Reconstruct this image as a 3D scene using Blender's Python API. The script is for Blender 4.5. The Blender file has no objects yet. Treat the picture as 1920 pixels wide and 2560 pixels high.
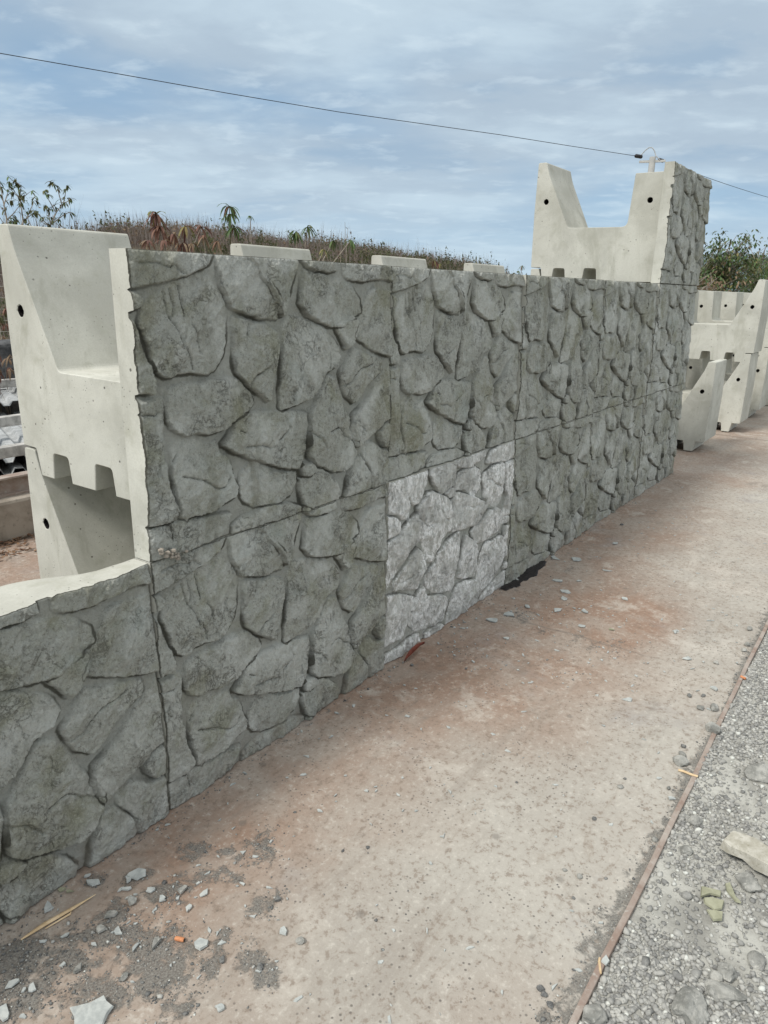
import bpy, bmesh, math, random
import numpy as np
from mathutils import Vector, Matrix

# ------------------------------------------------------------------ camera, sky, sun
scene = bpy.context.scene
S_ = 1920/1659.0
_w = np.array([1170, -455, 1572.]); _w /= np.linalg.norm(_w)
_d = np.array([-115, 5137, 1572.]); _d -= _w*(_w@_d); _d /= np.linalg.norm(_d)
_n = np.cross(_w, _d)
RC = np.stack([_w, _n, -_d])
DIST, EYE = 1.75, 1.706
CAM = np.array([0, -DIST, EYE]); FPX = 1572*S_
def ray(x, y): return RC@np.array([x-960, y-1280, FPX])
def hit(x, y, ax, val):
    """world point that pixel x, y of the photograph shows, on the plane axis ax = val"""
    r = ray(x, y); return CAM+(val-CAM[ax])/r[ax]*r

cam_d = bpy.data.cameras.new("camera"); cam = bpy.data.objects.new("camera", cam_d)
scene.collection.objects.link(cam); scene.camera = cam
cam_d.sensor_fit = 'VERTICAL'; cam_d.sensor_height = 36; cam_d.sensor_width = 27
cam_d.lens = 36*1572/2212; cam_d.clip_start = .05; cam_d.clip_end = 5000
M4 = Matrix.Identity(4)
for i in range(3):
    M4[i][0] = RC[i][0]; M4[i][1] = -RC[i][1]; M4[i][2] = -RC[i][2]; M4[i][3] = CAM[i]
cam.matrix_world = M4

SUN_EL, SUN_AZ = math.radians(48), math.atan2(-.955, .295)
world = bpy.data.worlds.new("World"); scene.world = world; world.use_nodes = True
nt = world.node_tree; nt.nodes.clear()
def N(t, typ, **kw):
    n = t.nodes.new(typ)
    for k, v in kw.items(): setattr(n, k, v)
    return n
def build_world():
    L = nt.links.new
    out = N(nt, 'ShaderNodeOutputWorld'); bg = N(nt, 'ShaderNodeBackground'); L(bg.outputs[0], out.inputs[0])
    bg.inputs[1].default_value = .112
    sky = N(nt, 'ShaderNodeTexSky', sky_type='NISHITA', sun_disc=False)
    sky.sun_elevation = SUN_EL; sky.sun_rotation = SUN_AZ; sky.air_density = 1.0; sky.dust_density = .6; sky.ozone_density = 1.2
    tc = N(nt, 'ShaderNodeTexCoord'); sep = N(nt, 'ShaderNodeSeparateXYZ'); L(tc.outputs['Generated'], sep.inputs[0])
    def m(op, a, b=None, clamp=False):
        n = N(nt, 'ShaderNodeMath', operation=op, use_clamp=clamp)
        for i, v in enumerate((a, b)):
            if v is None: continue
            if isinstance(v, (int, float)): n.inputs[i].default_value = v
            else: L(v, n.inputs[i])
        return n.outputs[0]
    zz = m('ADD', m('MAXIMUM', sep.outputs[2], 0.0), .13)
    u = m('DIVIDE', sep.outputs[0], zz); v = m('DIVIDE', sep.outputs[1], zz)
    cmb = N(nt, 'ShaderNodeCombineXYZ'); L(u, cmb.inputs[0]); L(v, cmb.inputs[1])
    mr = N(nt, 'ShaderNodeMapping'); L(cmb.outputs[0], mr.inputs[0]); mr.inputs['Rotation'].default_value = (0, 0, math.radians(-122))
    mp = N(nt, 'ShaderNodeMapping'); L(mr.outputs[0], mp.inputs[0]); mp.inputs['Scale'].default_value = (.95, 1.2, 1)
    def noise(sc, det, rough, dist, off, src=mp):
        a = N(nt, 'ShaderNodeVectorMath', operation='ADD'); L(src.outputs[0], a.inputs[0]); a.inputs[1].default_value = off
        n = N(nt, 'ShaderNodeTexNoise'); L(a.outputs[0], n.inputs['Vector'])
        n.inputs['Scale'].default_value = sc; n.inputs['Detail'].default_value = det
        n.inputs['Roughness'].default_value = rough; n.inputs['Distortion'].default_value = dist
        return n.outputs[0]
    def ramp(s, p0, p1, hi=1.0):
        n = N(nt, 'ShaderNodeMapRange', interpolation_type='SMOOTHSTEP'); L(s, n.inputs[0])
        n.inputs[1].default_value = p0; n.inputs[2].default_value = p1; n.inputs[4].default_value = hi
        return n.outputs[0]
    def mix(f, a, b):
        n = N(nt, 'ShaderNodeMix', data_type='RGBA'); 
        if isinstance(f, float): n.inputs[0].default_value = f
        else: L(f, n.inputs[0])
        for s, v in ((n.inputs[6], a), (n.inputs[7], b)):
            if isinstance(v, tuple): s.default_value = (*v, 1)
            else: L(v, s)
        return n.outputs[2]
    big = noise(.55, 5, .50, .2, (3.1, 7.7, 0)); mid = noise(1.25, 8, .55, .15, (11.3, 2.2, 3)); wisp = noise(5.5, 8, .55, .2, (5.5, 9.1, 6))
    base = mix(.85, sky.outputs[0], (2.3, 3.6, 5.1))
    c1 = mix(ramp(big, .30, .56, .95), base, (3.6, 4.45, 5.3))         # broad grey blue sheet
    c2 = mix(ramp(mid, .45, .66, .65), c1, (4.9, 6.0, 6.8))           # lighter banks
    c3 = mix(ramp(mid, .46, .34, .45), c2, (2.2, 3.35, 4.7))            # darker undersides
    c4 = mix(ramp(wisp, .50, .70, .30), c3, (6.0, 7.0, 7.6))
    low = ramp(sep.outputs[2], .20, .0, .6)                           # pale blue air near the horizon
    c5 = mix(low, c4, (4.4, 5.7, 6.7))
    # bright unseen sky added above the frame as top light for the relief
    c5 = mix(ramp(sep.outputs[2], .45, .80, .8), c5, (9.5, 9.4, 9.0))
    # brighter cloud added out of view behind the camera to fill the wall face
    sth = ramp(sep.outputs[1], .02, -.55, .45)
    c6 = mix(m('MULTIPLY', sth, ramp(sep.outputs[2], -.05, .15)), c5, (8.6, 8.7, 8.6))
    L(c6, bg.inputs[0])
build_world()
sd = bpy.data.lights.new("sun", 'SUN'); sun = bpy.data.objects.new("sun", sd); scene.collection.objects.link(sun)
sd.energy = 2.6; sd.angle = math.radians(13); sd.color = (1, .965, .905)
sdir = Vector((math.sin(SUN_AZ)*math.cos(SUN_EL), math.cos(SUN_AZ)*math.cos(SUN_EL), math.sin(SUN_EL)))
sun.rotation_euler = sdir.to_track_quat('Z', 'Y').to_euler()
scene.view_settings.view_transform = 'Standard'; scene.view_settings.look = 'None'
scene.view_settings.exposure = .17; scene.view_settings.gamma = 1

# ------------------------------------------------------------------ helpers
rnd = random.Random(7); rs = np.random.RandomState(11)
col = scene.collection
def tag(o, label=None, cat=None, group=None, kind=None):
    if label: o['label'] = label
    if cat: o['category'] = cat
    if group: o['group'] = group
    if kind: o['kind'] = kind
    return o
def empty(name, loc, label, cat, group=None, rz=0):
    o = bpy.data.objects.new(name, None); col.objects.link(o); o.location = loc; o.rotation_euler = (0, 0, rz)
    o.empty_display_size = .1
    return tag(o, label, cat, group)
def link(name, me, mats, parent=None, smooth=False):
    o = bpy.data.objects.new(name, me); col.objects.link(o)
    for m in (mats if isinstance(mats, (list, tuple)) else [mats]): me.materials.append(m)
    if parent: o.parent = parent
    if smooth: me.polygons.foreach_set('use_smooth', [True]*len(me.polygons))
    return o
def mk(name, v, f, mats, parent=None, smooth=False, mi=None):
    me = bpy.data.meshes.new(name)
    me.from_pydata([tuple(map(float, p)) for p in v], [], [tuple(map(int, q)) for q in f]); me.update()
    o = link(name, me, mats, parent, smooth)
    if mi is not None: me.polygons.foreach_set('material_index', list(map(int, mi)))
    return o
class MB:
    def __init__(s): s.v = []; s.f = []; s.m = []
    def add(s, v, f, m=0):
        b = len(s.v); s.v += [tuple(p) for p in v]; s.f += [tuple(i+b for i in q) for q in f]; s.m += [m]*len(f)
    def box(s, c, d, rz=0, m=0, tilt=None):
        R = Matrix.Rotation(rz, 3, 'Z')
        if tilt: R = R@Matrix.Rotation(tilt[0], 3, 'X')@Matrix.Rotation(tilt[1], 3, 'Y')
        vs = [tuple(Vector(c)+R@Vector((x*d[0]/2, y*d[1]/2, z*d[2]/2))) for x in (-1, 1) for y in (-1, 1) for z in (-1, 1)]
        s.add(vs, [(0, 1, 3, 2), (4, 6, 7, 5), (0, 4, 5, 1), (2, 3, 7, 6), (0, 2, 6, 4), (1, 5, 7, 3)], m)
    def tube(s, pts, r, n=6, m=0):
        pts = [Vector(p) for p in pts]
        if not isinstance(r, (list, tuple)): r = [r]*len(pts)
        b = len(s.v); k = len(pts)
        for i, p in enumerate(pts):
            t = (pts[min(i+1, k-1)]-pts[max(i-1, 0)]).normalized()
            a = t.cross(Vector((0, 0, 1)) if abs(t.z) < .9 else Vector((1, 0, 0))).normalized(); c = t.cross(a)
            for j in range(n):
                q = 2*math.pi*j/n; s.v.append(tuple(p+(a*math.cos(q)+c*math.sin(q))*r[i]))
        for i in range(k-1):
            for j in range(n):
                s.f.append((b+i*n+j, b+i*n+(j+1) % n, b+(i+1)*n+(j+1) % n, b+(i+1)*n+j)); s.m.append(m)
        s.f.append(tuple(b+j for j in range(n))[::-1]); s.m.append(m)
        s.f.append(tuple(b+(k-1)*n+j for j in range(n))); s.m.append(m)
    def build(s, name, mats, parent=None, smooth=False, loc=None):
        o = mk(name, s.v, s.f, mats, parent, smooth, s.m)
        if loc is not None: o.location = loc
        return o

# value noise for numpy
def vnoise(x, y, seed=0):
    xi = np.floor(x).astype(np.int64); yi = np.floor(y).astype(np.int64); fx = x-xi; fy = y-yi
    fx = fx*fx*fx*(fx*(fx*6-15)+10); fy = fy*fy*fy*(fy*(fy*6-15)+10)
    def h(a, b):
        n = (a*374761393+b*668265263+seed*1442695041) & 0x7fffffff
        n = ((n ^ (n >> 13))*1274126177) & 0x7fffffff
        return ((n ^ (n >> 16)) & 0xffff)/65535.0*2-1
    return (h(xi, yi)*(1-fx)+h(xi+1, yi)*fx)*(1-fy)+(h(xi, yi+1)*(1-fx)+h(xi+1, yi+1)*fx)*fy
def fbm(x, y, o=4, seed=0, g=.5):
    r = 0; a = 1; t = 0
    for i in range(o):
        r = r+a*vnoise(x*2**i+17.3*i, y*2**i-9.1*i, seed+i*31); t += a; a *= g
    return r/t
def ridged(x, y, o=4, seed=0):
    r = 0; a = 1; t = 0
    for i in range(o):
        r = r+a*(1-abs(vnoise(x*2**i+5.3*i, y*2**i+3.1*i, seed+i*17)))**2; t += a; a *= .5
    return r/t
def sst(a, b, x):
    t = np.clip((x-a)/(b-a), 0, 1); return t*t*(3-2*t)
def sdist(P, poly):
    """signed distance, positive inside"""
    poly = np.array(poly); n = len(poly); d = np.full(len(P), 1e9); ins = np.zeros(len(P), bool)
    for i in range(n):
        a = poly[i]; b = poly[(i+1) % n]; e = b-a; w = P-a
        t = np.clip((w@e)/(e@e+1e-12), 0, 1); d = np.minimum(d, np.hypot(*(w-t[:, None]*e).T))
        c = (a[1] > P[:, 1]) != (b[1] > P[:, 1])
        xs = a[0]+(P[:, 1]-a[1])/(b[1]-a[1]+1e-12)*(b[0]-a[0])
        ins ^= c & (P[:, 0] < xs)
    return np.where(ins, d, -d)

# ------------------------------------------------------------------ materials
class Mat:
    def __init__(s, name, rough=.9, spec=.25):
        s.m = bpy.data.materials.new(name); s.m.use_nodes = True; s.t = s.m.node_tree; s.L = s.t.links.new
        s.b = s.t.nodes['Principled BSDF']; s.b.inputs['Roughness'].default_value = rough
        s.b.inputs['Specular IOR Level'].default_value = spec
        s.geo = N(s.t, 'ShaderNodeNewGeometry'); s.pos = s.geo.outputs['Position']
    def obj_coords(s):
        tc = N(s.t, 'ShaderNodeTexCoord'); s.pos = tc.outputs['Object']; return s
    def scaled(s, sc, off=(0, 0, 0), rot=(0, 0, 0)):
        mp = N(s.t, 'ShaderNodeMapping'); s.L(s.pos, mp.inputs[0]); mp.inputs['Scale'].default_value = sc
        mp.inputs['Location'].default_value = off; mp.inputs['Rotation'].default_value = rot; return mp.outputs[0]
    def noise(s, scale, det=5, rough=.55, dist=0, vec=None, seed=0):
        n = N(s.t, 'ShaderNodeTexNoise'); s.L(vec or (s.scaled((1, 1, 1), (seed*3.7, seed*1.9, seed*5.1)) if seed else s.pos), n.inputs['Vector'])
        n.inputs['Scale'].default_value = scale; n.inputs['Detail'].default_value = det
        n.inputs['Roughness'].default_value = rough; n.inputs['Distortion'].default_value = dist; return n.outputs[0]
    def voro(s, scale, feature='F1', vec=None, out='Distance'):
        n = N(s.t, 'ShaderNodeTexVoronoi', feature=feature); s.L(vec or s.pos, n.inputs['Vector'])
        n.inputs['Scale'].default_value = scale; return n.outputs[out]
    def ramp(s, f, a, b, lo=0.0, hi=1.0):
        n = N(s.t, 'ShaderNodeMapRange', interpolation_type='SMOOTHSTEP'); s.L(f, n.inputs[0])
        n.inputs[1].default_value = a; n.inputs[2].default_value = b; n.inputs[3].default_value = lo; n.inputs[4].default_value = hi
        return n.outputs[0]
    def math(s, op, a, b):
        n = N(s.t, 'ShaderNodeMath', operation=op)
        for i, v in enumerate((a, b)):
            if isinstance(v, (int, float)): n.inputs[i].default_value = v
            else: s.L(v, n.inputs[i])
        return n.outputs[0]
    def mix(s, f, a, b, blend='MIX'):
        n = N(s.t, 'ShaderNodeMix', data_type='RGBA', blend_type=blend)
        if isinstance(f, (int, float)): n.inputs[0].default_value = f
        else: s.L(f, n.inputs[0])
        for k, v in ((n.inputs[6], a), (n.inputs[7], b)):
            if isinstance(v, tuple): k.default_value = (*v, 1)
            else: s.L(v, k)
        return n.outputs[2]
    def attr(s, name, out='Fac'):
        n = N(s.t, 'ShaderNodeAttribute', attribute_name=name); return n.outputs[out]
    def color(s, c):
        if isinstance(c, tuple): s.b.inputs['Base Color'].default_value = (*c, 1)
        else: s.L(c, s.b.inputs['Base Color'])
    def bump(s, h, dist=.004, strength=1.0):
        n = N(s.t, 'ShaderNodeBump'); n.inputs['Distance'].default_value = dist; n.inputs['Strength'].default_value = strength
        s.L(h, n.inputs['Height']); s.L(n.outputs[0], s.b.inputs['Normal'])

def mat_cast():                     # pale smooth cast concrete with air holes
    m = Mat('cast_concrete', .88)
    a = m.noise(2.2, 6, .6, .4); b = m.noise(9, 6, .65, .2, seed=2); g = m.noise(160, 3, .6, seed=4)
    c = m.mix(m.ramp(a, .35, .68), (.44, .435, .385), (.59, .585, .525))
    c = m.mix(m.ramp(b, .54, .74, 0, .55), c, (.36, .355, .285))
    c = m.mix(m.ramp(m.noise(3.1, 4, .6, 1.5, seed=9), .60, .78, 0, .45), c, (.64, .635, .59))
    c = m.mix(m.ramp(m.noise(1.1, 5, .65, 1.0, seed=17), .52, .70, 0, .5), c, (.37, .365, .31))
    streak = m.noise(5, 5, .7, .6, m.scaled((1, 1, .18), (4, 1, 7)))
    c = m.mix(m.ramp(streak, .52, .72, 0, .5), c, (.33, .325, .265))
    c = m.mix(m.ramp(g, .3, .75, 0, .22), c, (.30, .295, .25))
    v1 = m.voro(19, vec=m.scaled((1, 1, 1), (2, 5, 1))); v2 = m.voro(60)
    gate = m.ramp(m.noise(6, 2, .5, seed=6), .47, .60)
    pit = m.math('MAXIMUM', m.math('MULTIPLY', m.ramp(v1, .11, .06), m.ramp(m.noise(4, 3, .5, seed=31), .42, .55)), m.math('MULTIPLY', m.ramp(v2, .14, .09), gate))
    c = m.mix(m.math('MULTIPLY', pit, .85), c, (.10, .095, .08))
    sm_ = m.noise(2.6, 7, .7, .5, m.scaled((1, 1, .5), (9, 2, 4))); c = m.mix(m.math('MULTIPLY', m.ramp(sm_, .56, .66), .38), c, (.30, .295, .24))
    m.color(c)
    h = m.math('SUBTRACT', m.math('ADD', m.math('MULTIPLY', b, .5), m.math('MULTIPLY', g, .25)), m.math('MULTIPLY', pit, 1.2))
    m.bump(h, .003, .55); return m.m
def mat_face(white=False, name='stone_face_concrete'):
    m = Mat(name, .92, .2)
    st = m.attr('stone')
    a = m.noise(1.3, 5, .6, .3); b = m.noise(7, 7, .65, .5, seed=1); f = m.noise(95, 7, .72, 1.2, seed=3); g = m.noise(260, 3, .65, seed=5)
    c = m.mix(m.ramp(a, .32, .68), (.40, .41, .375), (.49, .50, .465))
    oi = N(m.t, 'ShaderNodeObjectInfo').outputs['Random']; c = m.mix(m.math('MULTIPLY', oi, .5), c, (.35, .355, .305))
    c = m.mix(m.ramp(b, .48, .68, 0, .7), c, (.30, .305, .225))          # olive algae tint
    c = m.mix(m.ramp(m.noise(2.4, 4, .6, .6, seed=11), .52, .68, 0, .65), c, (.24, .235, .155))
    c = m.mix(m.ramp(m.noise(4.2, 5, .6, .6, seed=8), .55, .75, 0, .45), c, (.35, .40, .38))   # cool blue green patches
    c = m.mix(m.math('MULTIPLY', m.ramp(f, .470, .38), .60), c, (.18, .178, .15))             # dark flecks, fine shade of the hewn surface painted in
    c = m.mix(m.ramp(f, .53, .66, 0, .42), c, (.60, .605, .565))  # pale flecks painted as its fine highlights
    c = m.mix(m.ramp(m.noise(3.3, 6, .62, .7, seed=33), .47, .62, 0, .6), c, (.60, .615, .58))
    c = m.mix(m.ramp(g, .52, .70, 0, .35), c, (.20, .195, .165))
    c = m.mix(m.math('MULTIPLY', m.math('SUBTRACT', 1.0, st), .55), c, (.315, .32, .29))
    c = m.mix(m.math('MULTIPLY', m.ramp(m.attr('crevice'), .15, .8), .88), c, (.075, .073, .058))  # dirt plus painted shade in crevices, under stones and along joints
    cr = m.noise(11, 5, .62, .9, m.scaled((1, 1, .75), (6, 1, 2))); crk = m.math('ABSOLUTE', m.math('SUBTRACT', cr, .5), 0)
    cr2 = m.noise(27, 4, .6, .8, seed=23); crk2 = m.math('ABSOLUTE', m.math('SUBTRACT', cr2, .5), 0)
    gate = m.math('MULTIPLY', m.ramp(m.noise(9, 3, .5, seed=25), .50, .60), st)
    line = m.math('MULTIPLY', m.math('MAXIMUM', m.ramp(crk, .012, .002), m.math('MULTIPLY', m.ramp(crk2, .016, .003), .8)), gate)
    c = m.mix(m.math('MULTIPLY', line, .55), c, (.13, .125, .10))
    sepz = N(m.t, 'ShaderNodeSeparateXYZ'); m.L(m.pos, sepz.inputs[0])
    splash = m.math('MULTIPLY', m.ramp(sepz.outputs[2], .20, .0), m.ramp(m.noise(14, 5, .7, seed=27), .40, .62))
    c = m.mix(m.math('MULTIPLY', splash, .45), c, (.34, .30, .25))
    drip = m.math('MULTIPLY', m.ramp(m.noise(9, 5, .6, .4, m.scaled((1, 1, .12), (2, 7, 1))), .54, .70), m.ramp(m.noise(2.2, 3, .5, seed=29), .42, .60))
    c = m.mix(m.math('MULTIPLY', drip, .5), c, (.19, .185, .135))
    if white:
        w1 = m.noise(4.5, 5, .6, .8, seed=14); w2 = m.noise(48, 6, .75, .7, m.scaled((1, 1, .55), (3, 2, 8)))
        w = m.math('MULTIPLY', m.math('MULTIPLY', m.ramp(w1, .38, .58, .22, 1), m.ramp(st, .2, .9, .22, 1)), m.ramp(w2, .43, .57, .12, 1))
        c = m.mix(m.math('MULTIPLY', st, .42), c, (.66, .66, .64))
        c = m.mix(m.math('MULTIPLY', w, .97), c, (.98, .98, .96))
    m.color(c)
    fb = m.math('ADD', m.math('MULTIPLY', m.noise(46, 9, .74, 1.1, seed=7), 1.0), m.math('MULTIPLY', g, .22))
    fb = m.math('SUBTRACT', m.math('ADD', fb, m.math('MULTIPLY', cr2, .6)), m.math('MULTIPLY', line, .35)); m.bump(fb, .013, 1.0); return m.m
def mat_pavement():
    m = Mat('pavement_concrete', .9, .22)
    a = m.noise(.9, 5, .6, .5); b = m.noise(3.4, 8, .68, .25, seed=2); f = m.noise(42, 8, .74, .15, seed=3); g = m.noise(180, 3, .6, seed=4)
    br = m.attr('brown'); du = m.attr('dust')
    c = m.mix(m.ramp(a, .35, .65), (.365, .335, .295), (.435, .41, .365))
    c = m.mix(m.math('MULTIPLY', br, m.ramp(b, .36, .60, .55, 1.0)), c, (.27, .175, .125))
    c = m.mix(m.ramp(b, .52, .70, 0, .6), c, (.53, .495, .44))
    c = m.mix(m.ramp(m.noise(1.7, 6, .65, .3, seed=9), .55, .72, 0, .5), c, (.30, .285, .28))
    sc = m.noise(6, 6, .7, 1.6, m.scaled((.35, 1.6, 1), (1, 4, 0), (0, 0, .5)))
    c = m.mix(m.ramp(sc, .56, .72, 0, .40), c, (.25, .20, .155))
    c = m.mix(m.ramp(f, .53, .68, 0, .45), c, (.60, .57, .51))
    c = m.mix(m.ramp(f, .48, .37, 0, .62), c, (.20, .155, .12))
    c = m.mix(m.ramp(m.noise(13, 7, .72, .3, seed=21), .56, .70, 0, .22), c, (.24, .195, .155))
    sp = m.ramp(m.voro(5.5, vec=m.scaled((1, 1, 1), (.7, 3.1, 0))), .11, .04)       # dark drip spots
    c = m.mix(m.math('MULTIPLY', sp, .45), c, (.13, .115, .10))
    sp2 = m.math('MULTIPLY', m.ramp(m.voro(48), .22, .12), m.ramp(m.noise(4, 3, .5, seed=12), .44, .56))
    c = m.mix(m.math('MULTIPLY', sp2, .7), c, (.10, .09, .08))
    dn = m.ramp(m.math('ADD', du, m.math('MULTIPLY', m.math('SUBTRACT', m.noise(22, 8, .75, .5, seed=15), .5), 2.6)), .50, .85)
    dc = m.mix(m.ramp(g, .35, .7), (.115, .11, .10), (.25, .245, .225))
    c = m.mix(m.math('MULTIPLY', dn, .82), c, dc)
    stn = m.ramp(m.noise(2.6, 6, .68, .3, m.scaled((1, 1.4, 1), (8, 3, 2))), .60, .72); c = m.mix(m.math('MULTIPLY', stn, .42), c, (.19, .165, .14))
    trk = m.ramp(m.noise(7, 6, .7, .1, m.scaled((.10, 1.3, 1), (3, 9, 1), (0, 0, .06))), .54, .68); c = m.mix(m.math('MULTIPLY', trk, .30), c, (.24, .21, .18))
    jo = m.attr('joint'); c = m.mix(m.math('MULTIPLY', jo, .6), c, (.16, .14, .12))
    m.color(c)
    h = m.math('ADD', m.math('ADD', m.math('MULTIPLY', f, .6), m.math('MULTIPLY', g, .3)), m.math('MULTIPLY', m.math('MULTIPLY', dn, g), 1.6))
    m.bump(h, .003, .7); return m.m
def mat_simple(name, c1, c2, scale=8, rough=.9, bumpd=0, c3=None, det=6, spec=.25, fine=90):
    m = Mat(name, rough, spec)
    c = m.mix(m.ramp(m.noise(scale, det, .65, .3), .35, .65), c1, c2)
    if c3: c = m.mix(m.ramp(m.noise(scale*4, det, .7, .3, seed=3), .55, .70, 0, .8), c, c3)
    m.color(c)
    if bumpd: m.bump(m.noise(fine, 6, .7, .2), bumpd, .8)
    return m.m
def mat_leaf(name, c1, c2, tr=.25):
    m = Mat(name, .6, .3)
    r = N(m.t, 'ShaderNodeNewGeometry').outputs['Random Per Island']
    m.color(m.mix(r, c1, c2))
    t = N(m.t, 'ShaderNodeBsdfTranslucent'); ms = N(m.t, 'ShaderNodeMixShader'); ms.inputs[0].default_value = tr
    m.L(m.mix(r, c1, c2), t.inputs[0]); m.L(m.b.outputs[0], ms.inputs[1]); m.L(t.outputs[0], ms.inputs[2])
    m.L(ms.outputs[0], m.t.nodes['Material Output'].inputs[0]); return m.m
CAST = mat_cast(); FACE = mat_face(); WHITE = mat_face(True, 'efflorescent_face_concrete'); PAVE = mat_pavement()
ROCK = mat_simple('grey_rock', (.20, .20, .185), (.40, .395, .365), 18, .97, .007, (.50, .49, .45), fine=60)
def mat_gravel():
    m = Mat('gravel_stone', .95, .2)
    r = m.geo.outputs['Random Per Island']
    c = m.mix(r, (.17, .17, .165), (.44, .435, .405))
    c = m.mix(m.ramp(m.math('FRACT', m.math('MULTIPLY', r, 37.0), 0.0), .93, .97), c, (.60, .61, .57))
    c = m.mix(m.ramp(m.noise(70, 5, .7), .45, .7, 0, .5), c, (.48, .47, .43)); m.color(c); m.bump(m.noise(160, 5, .7), .002, .7); return m.m
GRAV = mat_gravel()
DARKG = mat_simple('dark_grit', (.10, .10, .10), (.20, .20, .19), 60, .95, .001, (.30, .30, .28))
GBED = mat_simple('gravel_bed', (.29, .285, .26), (.46, .455, .415), 6, .95, .006, (.16, .155, .145), fine=70)
FLAKE = mat_simple('flake_concrete', (.36, .38, .37), (.50, .52, .50), 30, .85, .001)
OLIVE = mat_simple('olive_mortar', (.26, .26, .18), (.36, .36, .26), 20, .9, .001)
RUST = mat_simple('rusty_steel', (.27, .20, .165), (.38, .33, .29), 9, .9, .002, (.44, .42, .38), fine=120)
WOOD = mat_simple('pale_wood', (.55, .40, .23), (.72, .56, .36), 25, .8, .001)
TIMB = mat_simple('grey_timber', (.30, .29, .27), (.52, .50, .47), 12, .9, .002)
ORANGE = mat_simple('orange_plastic', (.50, .19, .08), (.62, .29, .15), 60, .7)
REDLEAF = mat_simple('red_dry_leaf', (.11, .025, .015), (.19, .05, .03), 60, .6)
BLACK = mat_simple('deep_black', (.012, .011, .012), (.03, .025, .025), 40, .45, .003, fine=60)  # one black for bore shade, the hollow patch and plug cores
STEEL = mat_simple('zinc_sheet', (.30, .31, .31), (.46, .47, .47), 14, .6, .001, (.15, .15, .14))
POLE = mat_simple('pole_grey', (.42, .42, .40), (.54, .54, .52), 6, .8)
CABLE = mat_simple('black_cable', (.02, .02, .022), (.04, .04, .045), 6, .6)
DARKB = mat_simple('dark_weathered_block', (.06, .062, .065), (.16, .16, .16), 5, .95, .01, (.03, .03, .03), fine=20)
CURB = mat_simple('stained_curb', (.22, .19, .155), (.36, .32, .27), 4, .92, .003, (.13, .115, .10))
DIRT = mat_simple('dry_earth', (.25, .20, .14), (.38, .32, .23), 1.2, .97, .01, (.17, .16, .09))
HILLM = mat_simple('hill_soil', (.10, .085, .06), (.17, .14, .095), .8, .97, .02, (.07, .08, .04))
FARH = mat_simple('far_hill', (.10, .135, .15), (.13, .17, .18), .02, 1)  # blue of the distant air painted into the hill
BARK = mat_simple('bark', (.20, .17, .14), (.34, .30, .25), 30, .9)
WIRE = mat_simple('fence_wire', (.34, .33, .28), (.44, .43, .38), 10, .5)
TWIG = mat_leaf('dry_twig', (.19, .15, .13), (.42, .36, .32), .1)
SCR1 = mat_leaf('scrub_leaf_olive', (.06, .075, .03), (.14, .14, .065))
SCR2 = mat_leaf('scrub_leaf_dry', (.17, .11, .07), (.26, .19, .12))
LEAFG = mat_leaf('green_leaf', (.06, .11, .04), (.16, .23, .09), .35)
LEAFR = mat_leaf('dead_red_leaf', (.085, .035, .03), (.24, .13, .09))
LEAFY = mat_leaf('yellow_leaf', (.26, .21, .09), (.17, .18, .06))
LITTER = mat_leaf('leaf_litter', (.12, .06, .035), (.24, .15, .09), .05)

# ------------------------------------------------------------------ setting: ground
def grid_mesh(name, xs, ys, zf, mats, attrs=None, smooth=True):
    X, Y = np.meshgrid(xs, ys, indexing='ij'); Z = zf(X, Y); nx, ny = X.shape
    me = bpy.data.meshes.new(name); V = np.stack([X, Y, Z], -1).reshape(-1, 3)
    idx = np.arange(nx*ny).reshape(nx, ny)
    F = np.stack([idx[:-1, :-1], idx[1:, :-1], idx[1:, 1:], idx[:-1, 1:]], -1).reshape(-1, 4)
    me.vertices.add(len(V)); me.vertices.foreach_set('co', V.ravel())
    me.loops.add(F.size); me.loops.foreach_set('vertex_index', F.ravel())
    me.polygons.add(len(F)); me.polygons.foreach_set('loop_start', np.arange(0, F.size, 4)); me.polygons.foreach_set('loop_total', np.full(len(F), 4))
    me.update(calc_edges=True); me.validate()
    if attrs:
        for k, fn in attrs.items():
            a = me.attributes.new(k, 'FLOAT', 'POINT'); a.data.foreach_set('value', fn(X, Y).ravel().astype(np.float32))
    return link(name, me, mats, None, smooth)
tag(grid_mesh('ground', np.array([-400, -30, 0, 30, 60, 100, 400, 1500.]), np.array([-400, -60, -5, 3.3, 20, 100, 1500.]), lambda X, Y: X*0-.06, DIRT), kind='structure')

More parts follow.
